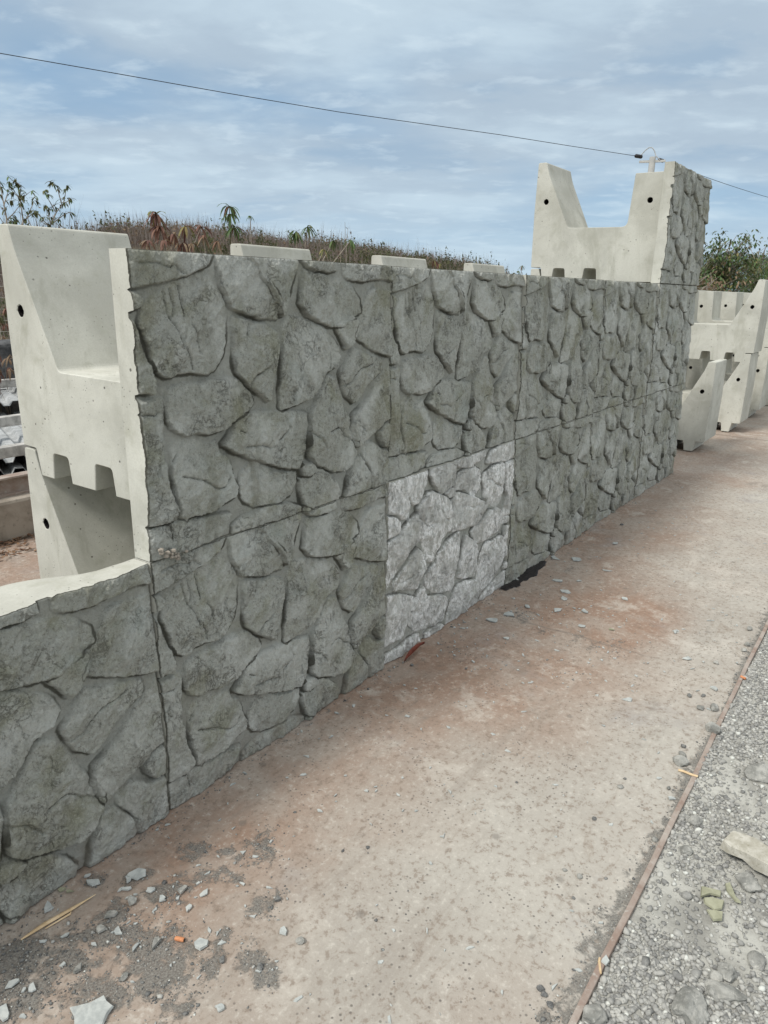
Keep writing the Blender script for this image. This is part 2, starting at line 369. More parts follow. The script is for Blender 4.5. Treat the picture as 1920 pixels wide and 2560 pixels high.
EDGE = -1.375
zoomL = lambda x, y: (x*800/1659, 2100+y*800/1659)          # enlarged corner of the photo -> its pixels
zoomM = lambda x, y: (960+x*640/1659, 1100+y*640/1659)
zoomR = lambda x, y: (1500+x*420/1548, 1500+y*420/1548)
zoomG = lambda x, y: (1300+x*620/1659, 2000+y*620/1659)
def gp(z, x, y): p = hit(*z(x, y), 2, 0); return float(p[0]), float(p[1])
DUST = [(zoomL, 990, 60, .09, 1), (zoomL, 1040, 190, .06, .9), (zoomL, 1200, 90, .05, .9), (zoomL, 1360, 50, .08, .9), (zoomL, 730, 160, .06, .9), (zoomL, 500, 170, .06, .9),
        (zoomL, 620, 340, .09, 1), (zoomL, 560, 420, .10, 1), (zoomL, 900, 270, .09, 1), (zoomL, 1150, 190, .05, .9), (zoomL, 430, 470, .08, .9), (zoomL, 700, 470, .10, 1),
        (zoomL, 820, 560, .11, 1.1), (zoomL, 900, 680, .11, 1.1), (zoomL, 780, 700, .09, 1), (zoomL, 120, 560, .10, 1.1), (zoomL, 250, 600, .11, 1.1), (zoomL, 400, 640, .10, 1),
        (zoomL, 60, 760, .13, 1.1), (zoomL, 200, 820, .09, 1), (zoomL, 520, 740, .10, 1), (zoomL, 450, 860, .09, 1), (zoomL, 620, 800, .09, 1), (zoomL, 40, 660, .1, 1),
        (zoomL, 1150, 600, .08, 1), (zoomL, 1130, 720, .06, 1), (zoomL, 1370, 660, .07, 1), (zoomL, 1360, 290, .08, .9), (zoomL, 1330, 500, .04, .7), (zoomL, 1020, 900, .05, 1), (zoomL, 930, 820, .05, .8),
        (zoomM, 900, 1150, .13, .62), (zoomM, 1000, 1250, .13, .6), (zoomM, 1300, 1330, .16, .6), (zoomM, 1500, 1340, .16, .55), (zoomM, 1200, 840, .14, .6), (zoomM, 500, 1400, .10, .6), (zoomM, 350, 1330, .09, .55),
        (zoomG, 650, 850, .06, .9), (zoomG, 560, 950, .06, .9), (zoomG, 480, 1180, .05, .9), (zoomG, 350, 1380, .06, .9), (zoomG, 800, 560, .05, .9), (zoomG, 250, 1480, .06, .9)]
dust_pts = [(gp(z, x, y), r, s) for z, x, y, r, s in DUST]
def dustf(X, Y):
    X0, Y0 = X, Y; r = np.zeros_like(X); X = X+.075*fbm(X*7, Y*7, 4, 61); Y = Y+.075*fbm(X*7, Y*7, 4, 62)
    for (px, py), q, s in dust_pts: r = np.maximum(r, s*.92*np.exp(-((X-px)**2+(Y-py)**2)/(q*q)*1.35))
    X, Y = X0, Y0
    e = np.clip(1-(Y-EDGE)/(.075+.05*vnoise(X*3, X*0, 5)), 0, 1)*(.95)           # grit swept against the rail
    e = e*(vnoise(X*1.7, X*0+3, 9) > -.75)
    n = .45*np.clip(1-abs(Y+.02)/.07, 0, 1)
    n2 = .26*np.clip(fbm(X*2.2, Y*2.2, 3, 4), 0, 1)
    return np.clip(np.maximum(np.maximum(r, e), np.maximum(n, n2)), 0, 1.2)
def brownf(X, Y):
    near = sst(-1.15, -.30, Y+.35*fbm(X*1.1, Y*1.1, 4, 2))*1.0
    near = near*sst(0, 1.3, X+.1)*(1-.35*sst(5, 9, X))
    red = .55*np.exp(-((X-3.6)**2/.9+(Y+.8)**2/.12))
    return np.clip(near*.85+red+.45*fbm(X*1.6, Y*1.6, 5, 7)*(Y < 1), 0, 1)
def jointf(X, Y):
    return np.exp(-((X-3.42-.05*fbm(Y*3, Y*0, 3, 1))/.008)**2)*(Y < -.1)*sst(-1.2, -.7, Y)+np.exp(-((X-10.1)/.012)**2)
xs = np.concatenate([np.linspace(-8, -.1, 12), np.arange(0, 5.2, .010), np.arange(5.2, 12, .05), np.linspace(12.2, 60, 30)])
ys = np.concatenate([np.arange(EDGE, .25, .010), np.linspace(.3, 3.3, 16)])
tag(grid_mesh('pavement', xs, ys, lambda X, Y: .0022*fbm(X*2, Y*2, 3, 3)*(X < 12), PAVE, dict(brown=brownf, dust=dustf, joint=jointf)), kind='structure')
# thickness of the slab edge
mk('slab_edge', [(-8, EDGE, -.06), (60, EDGE, -.06), (60, EDGE, -.004), (-8, EDGE, -.004)], [(0, 1, 2, 3)], CURB)
tag(bpy.data.objects['slab_edge'], kind='structure')
def bedz(X, Y): return -.010+.012*fbm(X*3, Y*3, 4, 21)+.006*fbm(X*14, Y*14, 3, 22)
tag(grid_mesh('gravel_ground', np.concatenate([np.linspace(-8, .6, 8), np.arange(.7, 6, .025), np.linspace(6.2, 60, 60)]), np.concatenate([np.linspace(-12, -3.1, 12), np.concatenate([np.arange(-3, EDGE-.02, .025), [EDGE-.004]])]), bedz, GBED), kind='structure')

# rail
r = MB()
N_ = 60
def railpts(y, z): return [(x, y+.003*math.sin(x*2.1)+.0015*math.sin(x*9), z+.0012*math.sin(x*5+y)) for x in np.linspace(.7, 14, N_)]
prof = [(EDGE-.012, -.05), (EDGE-.012, .001), (EDGE-.011, .0022), (EDGE-.003, .0034), (EDGE+.005, .0034), (EDGE+.007, -.05)]
V = []; F = []
for i in range(N_):
    for (y, z) in prof: V.append(railpts(y, z)[i])
k = len(prof)
for i in range(N_-1):
    for j in range(k-1): F.append((i*k+j, i*k+j+1, (i+1)*k+j+1, (i+1)*k+j))
tag(mk('steel_edge_rail', V, F, RUST, None, False), 'long rusty steel edging strip between the pavement and the gravel', 'rail')

# ------------------------------------------------------------------ rocks and grit
def ico(sub):
    bm = bmesh.new(); bmesh.ops.create_icosphere(bm, subdivisions=sub, radius=1)
    v = np.array([q.co[:] for q in bm.verts]); f = np.array([[w.index for w in q.verts] for q in bm.faces]); bm.free(); return v, f
ICO1 = ico(1); ICO2 = ico(2); ICO3 = ico(3)
def scatter(name, pts, sizes, mats, flat=.65, base=ICO1, jit=.28, sink=.25, mi=None, zf=None):
    v, f = base; n = len(pts); nv = len(v)
    A = v[None]*(1+jit*rs.uniform(-1, 1, (n, nv, 1)))
    sc = np.stack([rs.uniform(.75, 1.3, n), rs.uniform(.7, 1.1, n), np.full(n, flat)*rs.uniform(.7, 1.2, n)], 1)
    A = A*sc[:, None]
    tx = rs.uniform(-.4, .4, n); c, s = np.cos(tx)[:, None], np.sin(tx)[:, None]
    A = np.stack([A[..., 0], A[..., 1]*c-A[..., 2]*s, A[..., 1]*s+A[..., 2]*c], -1)
    th = rs.uniform(0, 6.28, n); c, s = np.cos(th)[:, None], np.sin(th)[:, None]
    A = np.stack([A[..., 0]*c-A[..., 1]*s, A[..., 0]*s+A[..., 1]*c, A[..., 2]], -1)
    A = A*np.array(sizes)[:, None, None]
    A[..., 0] += pts[:, 0, None]; A[..., 1] += pts[:, 1, None]
    z0 = zf(pts[:, 0], pts[:, 1]) if zf else np.zeros(n)
    A[..., 2] += (z0+np.array(sizes)*flat*(1-2*sink)*.8)[:, None]
    Fs = (f[None]+(np.arange(n)*nv)[:, None, None]).reshape(-1, 3)
    me = bpy.data.meshes.new(name); me.vertices.add(n*nv); me.vertices.foreach_set('co', A.ravel())
    me.loops.add(Fs.size); me.loops.foreach_set('vertex_index', Fs.ravel())
    me.polygons.add(len(Fs)); me.polygons.foreach_set('loop_start', np.arange(0, Fs.size, 3)); me.polygons.foreach_set('loop_total', np.full(len(Fs), 3))
    me.update(calc_edges=True)
    o = link(name, me, mats)
    if mi is not None: me.polygons.foreach_set('material_index', np.repeat(mi, len(f)))
    return o
# gravel bed stones: denser near the camera, in drifts with bare sandy patches between
n = 88000
P = np.stack([.9+rs.rand(n)**1.25*4.2, EDGE-.014-rs.rand(n)**1.1*1.0], 1)
n2 = 12000; P = np.concatenate([P, np.stack([4.8+rs.rand(n2)*9, EDGE-.03-rs.rand(n2)*1.3], 1)])
dens = .80+1.6*fbm(P[:, 0]*2.6, P[:, 1]*2.6, 3, 33); keep = rs.rand(len(P)) < np.clip(dens, .16, 1)
P = P[keep]; sz = .0020+.0080*rs.rand(len(P))**1.9+.009*(rs.rand(len(P)) < .035)*rs.rand(len(P))
tag(scatter('gravel', P, sz, GRAV, zf=bedz), kind='stuff', label='loose grey gravel stones lying beyond the rusty edging strip', cat='gravel')
# grit and chips on the pavement
n = 90000
P = np.stack([rs.rand(n)**1.5*6.5+.15, rs.uniform(EDGE+.002, -.002, n)], 1)
dv = dustf(P[:, 0], P[:, 1])*(1+1.5*fbm(P[:, 0]*17, P[:, 1]*17, 4, 41, .65))
keep = rs.rand(n) < np.clip((dv-.24)*1.5, .014, 1)
P = P[keep]; sz = .0011+.0022*rs.rand(len(P))**2+.005*(rs.rand(len(P)) < .05)*rs.rand(len(P))
tag(scatter('grit', P, sz, [DARKG, GRAV], flat=.6, mi=(rs.rand(len(P)) < .35).astype(int)), kind='stuff', label='fine dark grit and crumbs scattered over the pavement', cat='grit')

def flake_poly(r, n=6, el=1.4, irr=.35):
    th = sorted(rnd.uniform(0, 2*math.pi) if rnd.random() < .3 else 2*math.pi*(i+rnd.uniform(-.3, .3))/n for i in range(n))
    return [(r*el*(1+rnd.uniform(-irr, irr))*math.cos(t), r/el*(1+rnd.uniform(-irr, irr))*math.sin(t)) for t in th]
def plate(name, poly, th, mat, loc, rz=0, tilt=.03, parent=None, wob=0):
    n = len(poly); c = np.mean(poly, 0)
    v = [(x, y, rnd.uniform(0, wob)) for x, y in poly]+[(c[0]+(x-c[0])*.93, c[1]+(y-c[1])*.93, th+rnd.uniform(-.25, .25)*th+rnd.uniform(0, wob)) for x, y in poly]
    f = [tuple(range(n))[::-1], tuple(range(n, 2*n))]+[(i, (i+1) % n, n+(i+1) % n, n+i) for i in range(n)]
    o = mk(name, v, f, mat, parent); o.location = loc; o.rotation_euler = (rnd.uniform(-tilt, tilt), rnd.uniform(-tilt, tilt), rz); return o
# hundreds of tiny flakes nobody could count
mb = MB()
n = 0
while n < 520:
    x = .2+rnd.random()**1.3*7; y = rnd.uniform(EDGE+.03, -.03)
    pr = .25+1.2*float(dustf(np.array([x]), np.array([y]))[0])+(.8 if abs(x-3.3) < .5 and y > -1 else 0)
    if rnd.random() > pr: continue
    r = .003+.007*rnd.random()**2; p = flake_poly(r, 5); a = rnd.uniform(0, 6.28); c, s = math.cos(a), math.sin(a)
    k = len(p); v = [(x+px*c-py*s, y+px*s+py*c, .001) for px, py in p]+[(x+.92*(px*c-py*s), y+.92*(px*s+py*c), .0035+rnd.uniform(0, .0015)) for px, py in p]
    mb.add(v, [tuple(range(k, 2*k))]+[(i, (i+1) % k, k+(i+1) % k, k+i) for i in range(k)]); n += 1
tag(mb.build('concrete_crumbs', FLAKE), 'tiny pale concrete crumbs sprinkled over the pavement', 'crumbs', kind='stuff')

GF = 'pale concrete flakes lying on the pavement'
FL = [  # zoom, x, y, radius m, label
 (zoomL, 728, 182, .026, 'jagged pale concrete flake speckled dark, beside the stone wall at lower left'),
 (zoomL, 480, 225, .016, 'pale wedge flake lying closest to the foot of the low wall block'),
 (zoomL, 667, 206, .012, 'rounded pale flake just left of the jagged speckled flake'),
 (zoomL, 655, 256, .013, 'narrow pale flake just below the rounded flake near the wall'),
 (zoomL, 785, 264, .013, 'pointed pale flake right below the jagged speckled flake'),
 (zoomL, 318, 264, .011, 'tan brown flake between the low wall block and the wood splinter'),
 (zoomL, 362, 274, .009, 'small pale flake just right of the tan brown flake'),
 (zoomL, 252, 356, .017, 'pale four sided flake lying left above the wood splinter'),
 (zoomL, 838, 313, .012, 'pale slanting flake at the left edge of a round grit patch'),
 (zoomL, 1057, 285, .013, 'pale pointed flake right of the round grit patch'),
 (zoomL, 978, 357, .011, 'lone pale flake on bare brown pavement below the round grit patch'),
 (zoomL, 943, 270, .014, 'thick grey chip in the middle of the round grit patch'),
 (zoomL, 578, 396, .015, 'blunt grey chip in the grit right of the wood splinter tip'),
 (zoomL, 525, 472, .014, 'pale flat flake in grit below the blunt grey chip'),
 (zoomL, 612, 476, .012, 'upright pale flake beside the flat flake in the grit'),
 (zoomL, 706, 561, .011, 'pale flake on the grit left of the orange plug'),
 (zoomL, 815, 545, .018, 'broad grey chip in grit just left of the orange plug'),
 (zoomL, 410, 670, .013, 'grey chip alone in the middle of the wide grit patch'),
 (zoomL, 15, 895, .021, 'pale flake cut off by the lower left edge of the view'),
 (zoomL, 70, 750, .014, 'bent pale flake in grit near the left edge of the view'),
 (zoomL, 165, 778, .013, 'small square pale flake below the wide grit patch at left'),
 (zoomL, 1140, 880, .011, 'white square flake on bare pavement near the bottom middle'),
 (zoomL, 1468, 478, .012, 'pale flake beside a dark drip spot at bottom middle'),
 (zoomM, 1122, 765, .040, 'largest pale flake beside the black hollow under the wall'),
 (zoomM, 1240, 776, .036, 'second large pale flake right of the largest one by the hollow'),
 (zoomM, 1440, 848, .024, 'pale flake out on the reddish stain right of the pavement crack'),
 (zoomM, 1500, 672, .024, 'long thin white flake far up the pavement beside the wall'),
 (zoomM, 862, 906, .016, 'pale flake lying on the black hollow at the wall foot'),
 (zoomM, 1125, 915, .026, 'pale flake at the upper end of the flake cluster on the crack'),
 (zoomM, 1175, 985, .030, 'pale flake in the middle of the flake cluster on the crack'),
 (zoomM, 1170, 1028, .024, 'pale flake just below the middle of the flake cluster'),
 (zoomM, 930, 1083, .022, 'pale flake between the white blotched panel and the pavement crack'),
 (zoomM, 812, 1133, .030, 'wide pale flake lying in front of the white blotched panel'),
 (zoomM, 700, 1170, .030, 'split pale flake left of the wide flake before the white panel'),
 (zoomM, 1120, 1106, .026, 'pale flake at the lower end of the pavement crack'),
 (zoomM, 1300, 1112, .020, 'pale oval flake right of the lower end of the crack'),
 (zoomM, 1282, 1210, .017, 'slanting pale flake below the oval flake right of the crack'),
 (zoomM, 800, 1290, .015, 'small pale flake on the dusty area below the wide flake'),
 (zoomM, 1265, 918, .018, 'pale flake just right of the flake cluster on the crack'),
 (zoomM, 1555, 1030, .020, 'pale triangular flake farthest right on the reddish stain'),
 (zoomR, 105, 276, .014, 'tiny white flake in the middle distance of the open pavement'),
 (zoomR, 702, 296, .020, 'white oval flake farther up the open pavement on the right'),
 (zoomR, 800, 545, .022, 'long white flake on the open pavement between crack and rail'),
 (zoomR, 1045, 826, .017, 'white triangular flake near the rail below an orange chip'),
 (zoomR, 270, 928, .020, 'blue white ragged flake alone on the open pavement'),
 (zoomR, 655, 1836, .013, 'white flake on the grit strip just left of the rusty rail'),
 (zoomG, 570, 1080, .014, 'blue grey flake leaning beside the rusty rail near a yellow stick'),
 (zoomL, 450, 193, .008, 'tiny pale flake at the wall foot above the wedge flake'),
]
for z, x, y, r, lb in FL:
    px, py = gp(z, x, y)
    tan = 'tan' in lb
    th = .007 if 'chip' in lb else .004
    p = flake_poly(r, rnd.choice([5, 6, 7, 8]), 1.25 if r < .03 else 1.1)
    o = plate('concrete_flake', p, th, OLIVE if tan else (ROCK if 'grey chip' in lb else FLAKE), (px, py, .0035), rnd.uniform(0, 6.28), .05)
    tag(o, lb, 'flake', GF)
# shard at the bottom
pts = [gp(zoomL, a, b) for a, b in [(362, 885), (400, 872), (470, 858), (545, 822), (558, 850), (592, 874), (560, 915), (520, 1010), (470, 1060), (392, 1040), (385, 930)]]
c0 = np.mean(pts, 0)
sh = plate('concrete_shard', [(a-c0[0], b-c0[1]) for a, b in pts], .006, FLAKE, (c0[0], c0[1], .004), 0, .02, wob=.006)
tag(sh, 'large smooth grey concrete shard at the bottom left of the view', 'shard')
pts = [gp(zoomL, a, b) for a, b in [(1006, 545), (1035, 520), (1082, 533), (1075, 556), (1038, 580), (1012, 565)]]; c0 = np.mean(pts, 0)
tag(plate('flat_stone', [(a-c0[0], b-c0[1]) for a, b in pts], .007, FLAKE, (c0[0], c0[1], .003), 0, .01), 'flat pale green grey stone right of the orange plug', 'stone')

def stick(name, a, b, r, mat, label, taper=(.4, 1, .8, .15), split=False):
    a = Vector((*a, r*.9)); b = Vector((*b, r*.9)); o = empty(name, (a+b)/2, label, 'stick'); m = MB(); d = (b-a)/2
    pts = [-d, -d*.4+Vector((.002, .003, 0)), d*.35+Vector((-.002, 0, 0)), d]
    m.tube(pts, [r*t for t in taper], 5); m.build('shaft', mat, o)
    if split:
        m = MB(); s = Vector((.012, -.012, -.002)); m.tube([-d*.55+s, d*.1+s*1.05, d*.2+s*.6], [r*.3, r*.55, r*.2], 4); m.build('splinter', mat, o)
    return o
stick('wood_splinter', gp(zoomL, 110, 525), gp(zoomL, 497, 290), .0062, WOOD, 'long pale wood splinter lying on grit at the foot of the wall', split=True)
stick('wood_stick', gp(zoomR, 720, 1575), gp(zoomR, 900, 1635), .005, WOOD, 'short tan wood stick lying against the rusty rail', (1, 1, 1, .9))
stick('wood_stick', gp(zoomG, 532, 1062), gp(zoomG, 540, 1168), .0035, WOOD, 'small yellow wood stick beside the rail near the bottom', (.8, 1, 1, .6))
def chip(c, ln, r, rz, label):
    o = empty('orange_plug', (*c, r), label, 'plug', rz=rz); m = MB()
    m.tube([(-ln/2, 0, 0), (-ln/2+.003, 0, 0), (ln/2-.003, 0, 0), (ln/2, 0, 0)], [r*.8, r, r, r*.85], 10); m.build('shell', ORANGE, o)
    m = MB(); m.tube([(ln/2, 0, 0), (ln/2+.002, 0, 0)], r*.55, 8); m.build('core', BLACK, o)
a = gp(zoomL, 905, 517); b = gp(zoomL, 958, 528)
chip(((a[0]+b[0])/2, (a[1]+b[1])/2), .026, .006, math.atan2(b[1]-a[1], b[0]-a[0]), 'orange plastic plug lying in the grit at lower left')
a = gp(zoomR, 1318, 725); chip(a, .026, .006, 1.1, 'orange scrap lying beside the rusty rail at right')
# red leaf
a = np.array(gp(zoomM, 130, 1448)); b = np.array(gp(zoomM, 262, 1352)); d = b-a; nn = np.array([-d[1], d[0]])/np.linalg.norm(d)
V = []; F = []
for i in range(9):
    t = i/8; w = .013*math.sin(math.pi*min(1, t*1.05))**.8; p = a+d*t; zc = .004+.022*math.sin(t*2.6)+.012*t
    V += [(*(p-nn*w), zc+.010), (*p, zc), (*(p+nn*w), zc+.012)]
for i in range(8):
    F += [(i*3, i*3+1, i*3+4, i*3+3), (i*3+1, i*3+2, i*3+5, i*3+4)]
tag(mk('dry_leaf', V, F, REDLEAF, None, True), 'curled dark red dry leaf on the pavement below the white panel', 'leaf')

def rock(loc, r, label, cat='rock', name='rock', sc=(1, .85, .65), mat=ROCK, seed=0, rz=0, group=None, rough=.42):
    v, f = ICO3; q = np.random.RandomState(seed)
    d = np.zeros(len(v))
    planes = q.normal(size=(14, 3)); planes /= np.linalg.norm(planes, axis=1)[:, None]
    d = np.full(len(v), 1.12)
    for pl in planes:
        cs = v@pl; d = np.where(cs > .2, np.minimum(d, q.uniform(.68, .92)/np.maximum(cs, .2)), d)
    d = d+rough*.4*fbm(v[:, 0]*2.5+seed, v[:, 1]*2.5+v[:, 2]*2.1, 4, seed)
    V = v*d[:, None]*np.array(sc)*r
    o = mk(name, V, f, mat, None, False); o.location = (loc[0], loc[1], (loc[2] if len(loc) > 2 else 0)+r*sc[2]*.62); o.rotation_euler = (0, 0, rz)
    return tag(o, label, cat, group)
GP = 'loose stones on the pavement'; RSC = .85
for i, (z, x, y, r, lb) in enumerate([
 (zoomR, 1040, 1205, .040, 'largest rough dark stone on the pavement, touching the rusty rail'),
 (zoomR, 745, 1510, .036, 'rough grey stone just above the tan stick by the rail'),
 (zoomR, 760, 1435, .020, 'small grey stone directly above the rough one by the stick'),
 (zoomR, 770, 1355, .014, 'round dark pebble at the top of the stone row by the stick'),
 (zoomR, 1070, 585, .016, 'grey pebble on the far open pavement near the rail'),
 (zoomR, 1050, 1010, .030, 'flat curved dark stone above the largest stone by the rail'),
 (zoomR, 925, 1005, .020, 'ring shaped grey stone left of the flat curved stone'),
 (zoomR, 1325, 470, .018, 'grey pebble beside the rail higher up the pavement'),
 (zoomR, 1380, 275, .022, 'grey stone on the pavement near the right edge of the view'),
 (zoomR, 1360, 420, .020, 'flat tan stone between two grey pebbles near the rail'),
 (zoomR, 185, 1730, .014, 'brown grey pebble on the open pavement left of the stick'),
 (zoomR, 632, 1740, .011, 'grey pebble between the stick and the white flake'),
 (zoomR, 228, 1650, .008, 'small black pebble above the brown grey one'),
 (zoomR, 825, 890, .015, 'flat dark pebble left of a second dark pebble'),
 (zoomR, 950, 888, .013, 'dark pebble right of the flat dark one'),
 (zoomG, 497, 130, .011, 'dark pebble with a smear behind it on the open pavement'),
 (zoomG, 905, 270, .013, 'blue grey pebble against the grit strip left of the rail'),
 (zoomG, 300, 475, .010, 'flat grey pebble on the open pavement near the bottom right'),
 (zoomG, 396, 517, .012, 'blue grey pebble right of the flat grey pebble'),
 (zoomG, 355, 660, .007, 'tiny blue black pebble below the pair of grey pebbles'),
 (zoomG, 138, 1268, .013, 'dark crumbly stone above a white chip near the bottom'),
 (zoomG, 165, 1310, .012, 'pale broken chip below the dark crumbly stone'),
 (zoomG, 200, 1375, .012, 'dark crumbly stone lowest of its cluster near the bottom'),
 (zoomL, 1438, 312, .014, 'round blue grey pebble right of a dark drip spot'),
 (zoomL, 1555, 530, .016, 'pale lumpy stone alone on the pavement at bottom middle'),
 (zoomL, 685, 322, .020, 'brown grey lump of mortar above the grit right of the splinter'),
 (zoomL, 645, 715, .014, 'round brown stone low in the wide grit patch'),
 (zoomL, 1345, 665, .013, 'dark brown crumb of earth in a small grit patch'),
 (zoomL, 1150, 625, .013, 'dark cracked crumb in the grit patch right of the flat stone'),
 (zoomM, 180, 1462, .012, 'black stone next to the dark red leaf'),
 (zoomM, 1540, 552, .018, 'dark stone near the wall far up the pavement'),
 (zoomM, 530, 1485, .008, 'small black pebble on the pavement right of the red leaf')]):
    dark = any(k in lb for k in ('dark', 'black'))
    rock(gp(z, x, y), r*RSC, lb, 'pebble' if 'pebble' in lb else 'stone', 'pebble' if 'pebble' in lb else 'stone', (1, .8, .62), DARKG if dark and r < .02 else (FLAKE if 'pale broken' in lb else ROCK), i+5, rnd.uniform(0, 6), GP)
GR = 'larger stones lying in the gravel'
for i, (z, x, y, r, sc, lb) in enumerate([
 (zoomR, 1490, 1610, .062, (1.1, .95, .45), 'big rounded pale stone in the gravel at the right edge'),
 (zoomG, 1310, 1190, .022, (1, .9, .8), 'pale stone left of a rough square one in the gravel'),
 (zoomG, 1395, 1168, .028, (1, .9, .8), 'rough square stone in the gravel near the bottom right'),
 (zoomG, 1130, 1390, .045, (1.1, .9, .6), 'big dusty boulder like stone low in the gravel'),
 (zoomG, 500, 1450, .030, (1, .9, .6), 'dusty dark stone beside the rail at the bottom edge'),
 (zoomG, 1288, 1290, .021, (1, .8, .7), 'smooth oval stone between the boulder and the square stone'),
 (zoomG, 1520, 550, .036, (.8, 1.2, .6), 'brown grey stone beneath the long slab in the gravel'),
 (zoomG, 1110, 335, .020, (1, .9, .7), 'round grey stone near the rail left of the long slab'),
 (zoomG, 1165, 135, .024, (1, .9, .7), 'round blue grey stone beside the rail above the long slab'),
 (zoomG, 1010, 960, .015, (1, .8, .7), 'small stone next to a white chip in the gravel'),
 (zoomG, 1590, 1080, .030, (1, .8, .5), 'flat grey stone at the right edge below the olive pieces'),
 (zoomG, 1390, 1290, .040, (.7, 1.4, .5), 'long dark stone right of the smooth oval stone')]):
    px, py = gp(z, x, y); rock((px, py, -.012), r, lb, 'stone', 'stone', sc, ROCK, 60+i, rnd.uniform(-.5, .5), GR)
pts = [gp(zoomG, a, b) for a, b in [(1330, 340), (1400, 275), (1470, 285), (1560, 330), (1659, 400), (1800, 490), (1790, 600), (1659, 545), (1560, 490), (1480, 430), (1380, 380)]]; c0 = np.mean(pts, 0)
tag(plate('stone_slab', [(a-c0[0], b-c0[1]) for a, b in pts], .030, mat_simple('mottled_slab', (.35, .33, .27), (.52, .50, .44), 25, .95, .003, (.22, .20, .15)), (c0[0], c0[1], .012), 0, .02, wob=.01), 'long mottled flat slab of stone lying on the gravel', 'slab')
for lb, q in [('upper olive mortar plate broken on the gravel', [(1210, 590), (1345, 625), (1340, 660), (1270, 640), (1205, 660)]), ('middle olive mortar plate broken on the gravel', [(1225, 670), (1280, 665), (1365, 690), (1350, 740), (1300, 750), (1230, 700)]),
              ('lowest olive mortar plate broken on the gravel', [(1245, 745), (1355, 760), (1350, 815), (1290, 820)]), ('right olive mortar plate broken on the gravel', [(1370, 570), (1400, 560), (1440, 660), (1480, 700), (1440, 690), (1380, 620)])]:
    pts = [gp(zoomG, a, b) for a, b in q]; c0 = np.mean(pts, 0)
    tag(plate('mortar_piece', [(a-c0[0], b-c0[1]) for a, b in pts], .006, OLIVE, (c0[0], c0[1], .004), 0, .03), lb, 'mortar piece', 'broken olive mortar plates on the gravel')
# black hollow at the wall foot, its darkness laid on as a flat plate
pts = [gp(zoomM, a, b) for a, b in [(752, 972), (790, 975), (835, 962), (870, 955), (880, 930), (935, 905), (985, 882), (1000, 850), (1040, 825), (1052, 790), (1030, 775), (900, 850), (780, 925)]]; q_ = []
for i in range(len(pts)):
    a, b = np.array(pts[i]), np.array(pts[(i+1) % len(pts)])
    for t in (0, .25, .5, .75): p = a+(b-a)*t; q_.append(tuple(p+rs.uniform(-.008, .008, 2)))
pts = q_; c0 = np.mean(pts, 0)
hol = plate('hollow_patch', [(a-c0[0], b-c0[1]) for a, b in pts], .003, BLACK, (c0[0], c0[1], .003), 0, 0)
tag(hol, 'flat black patch standing in for a dark hollow at the wall foot right of the white panel', 'dark patch')
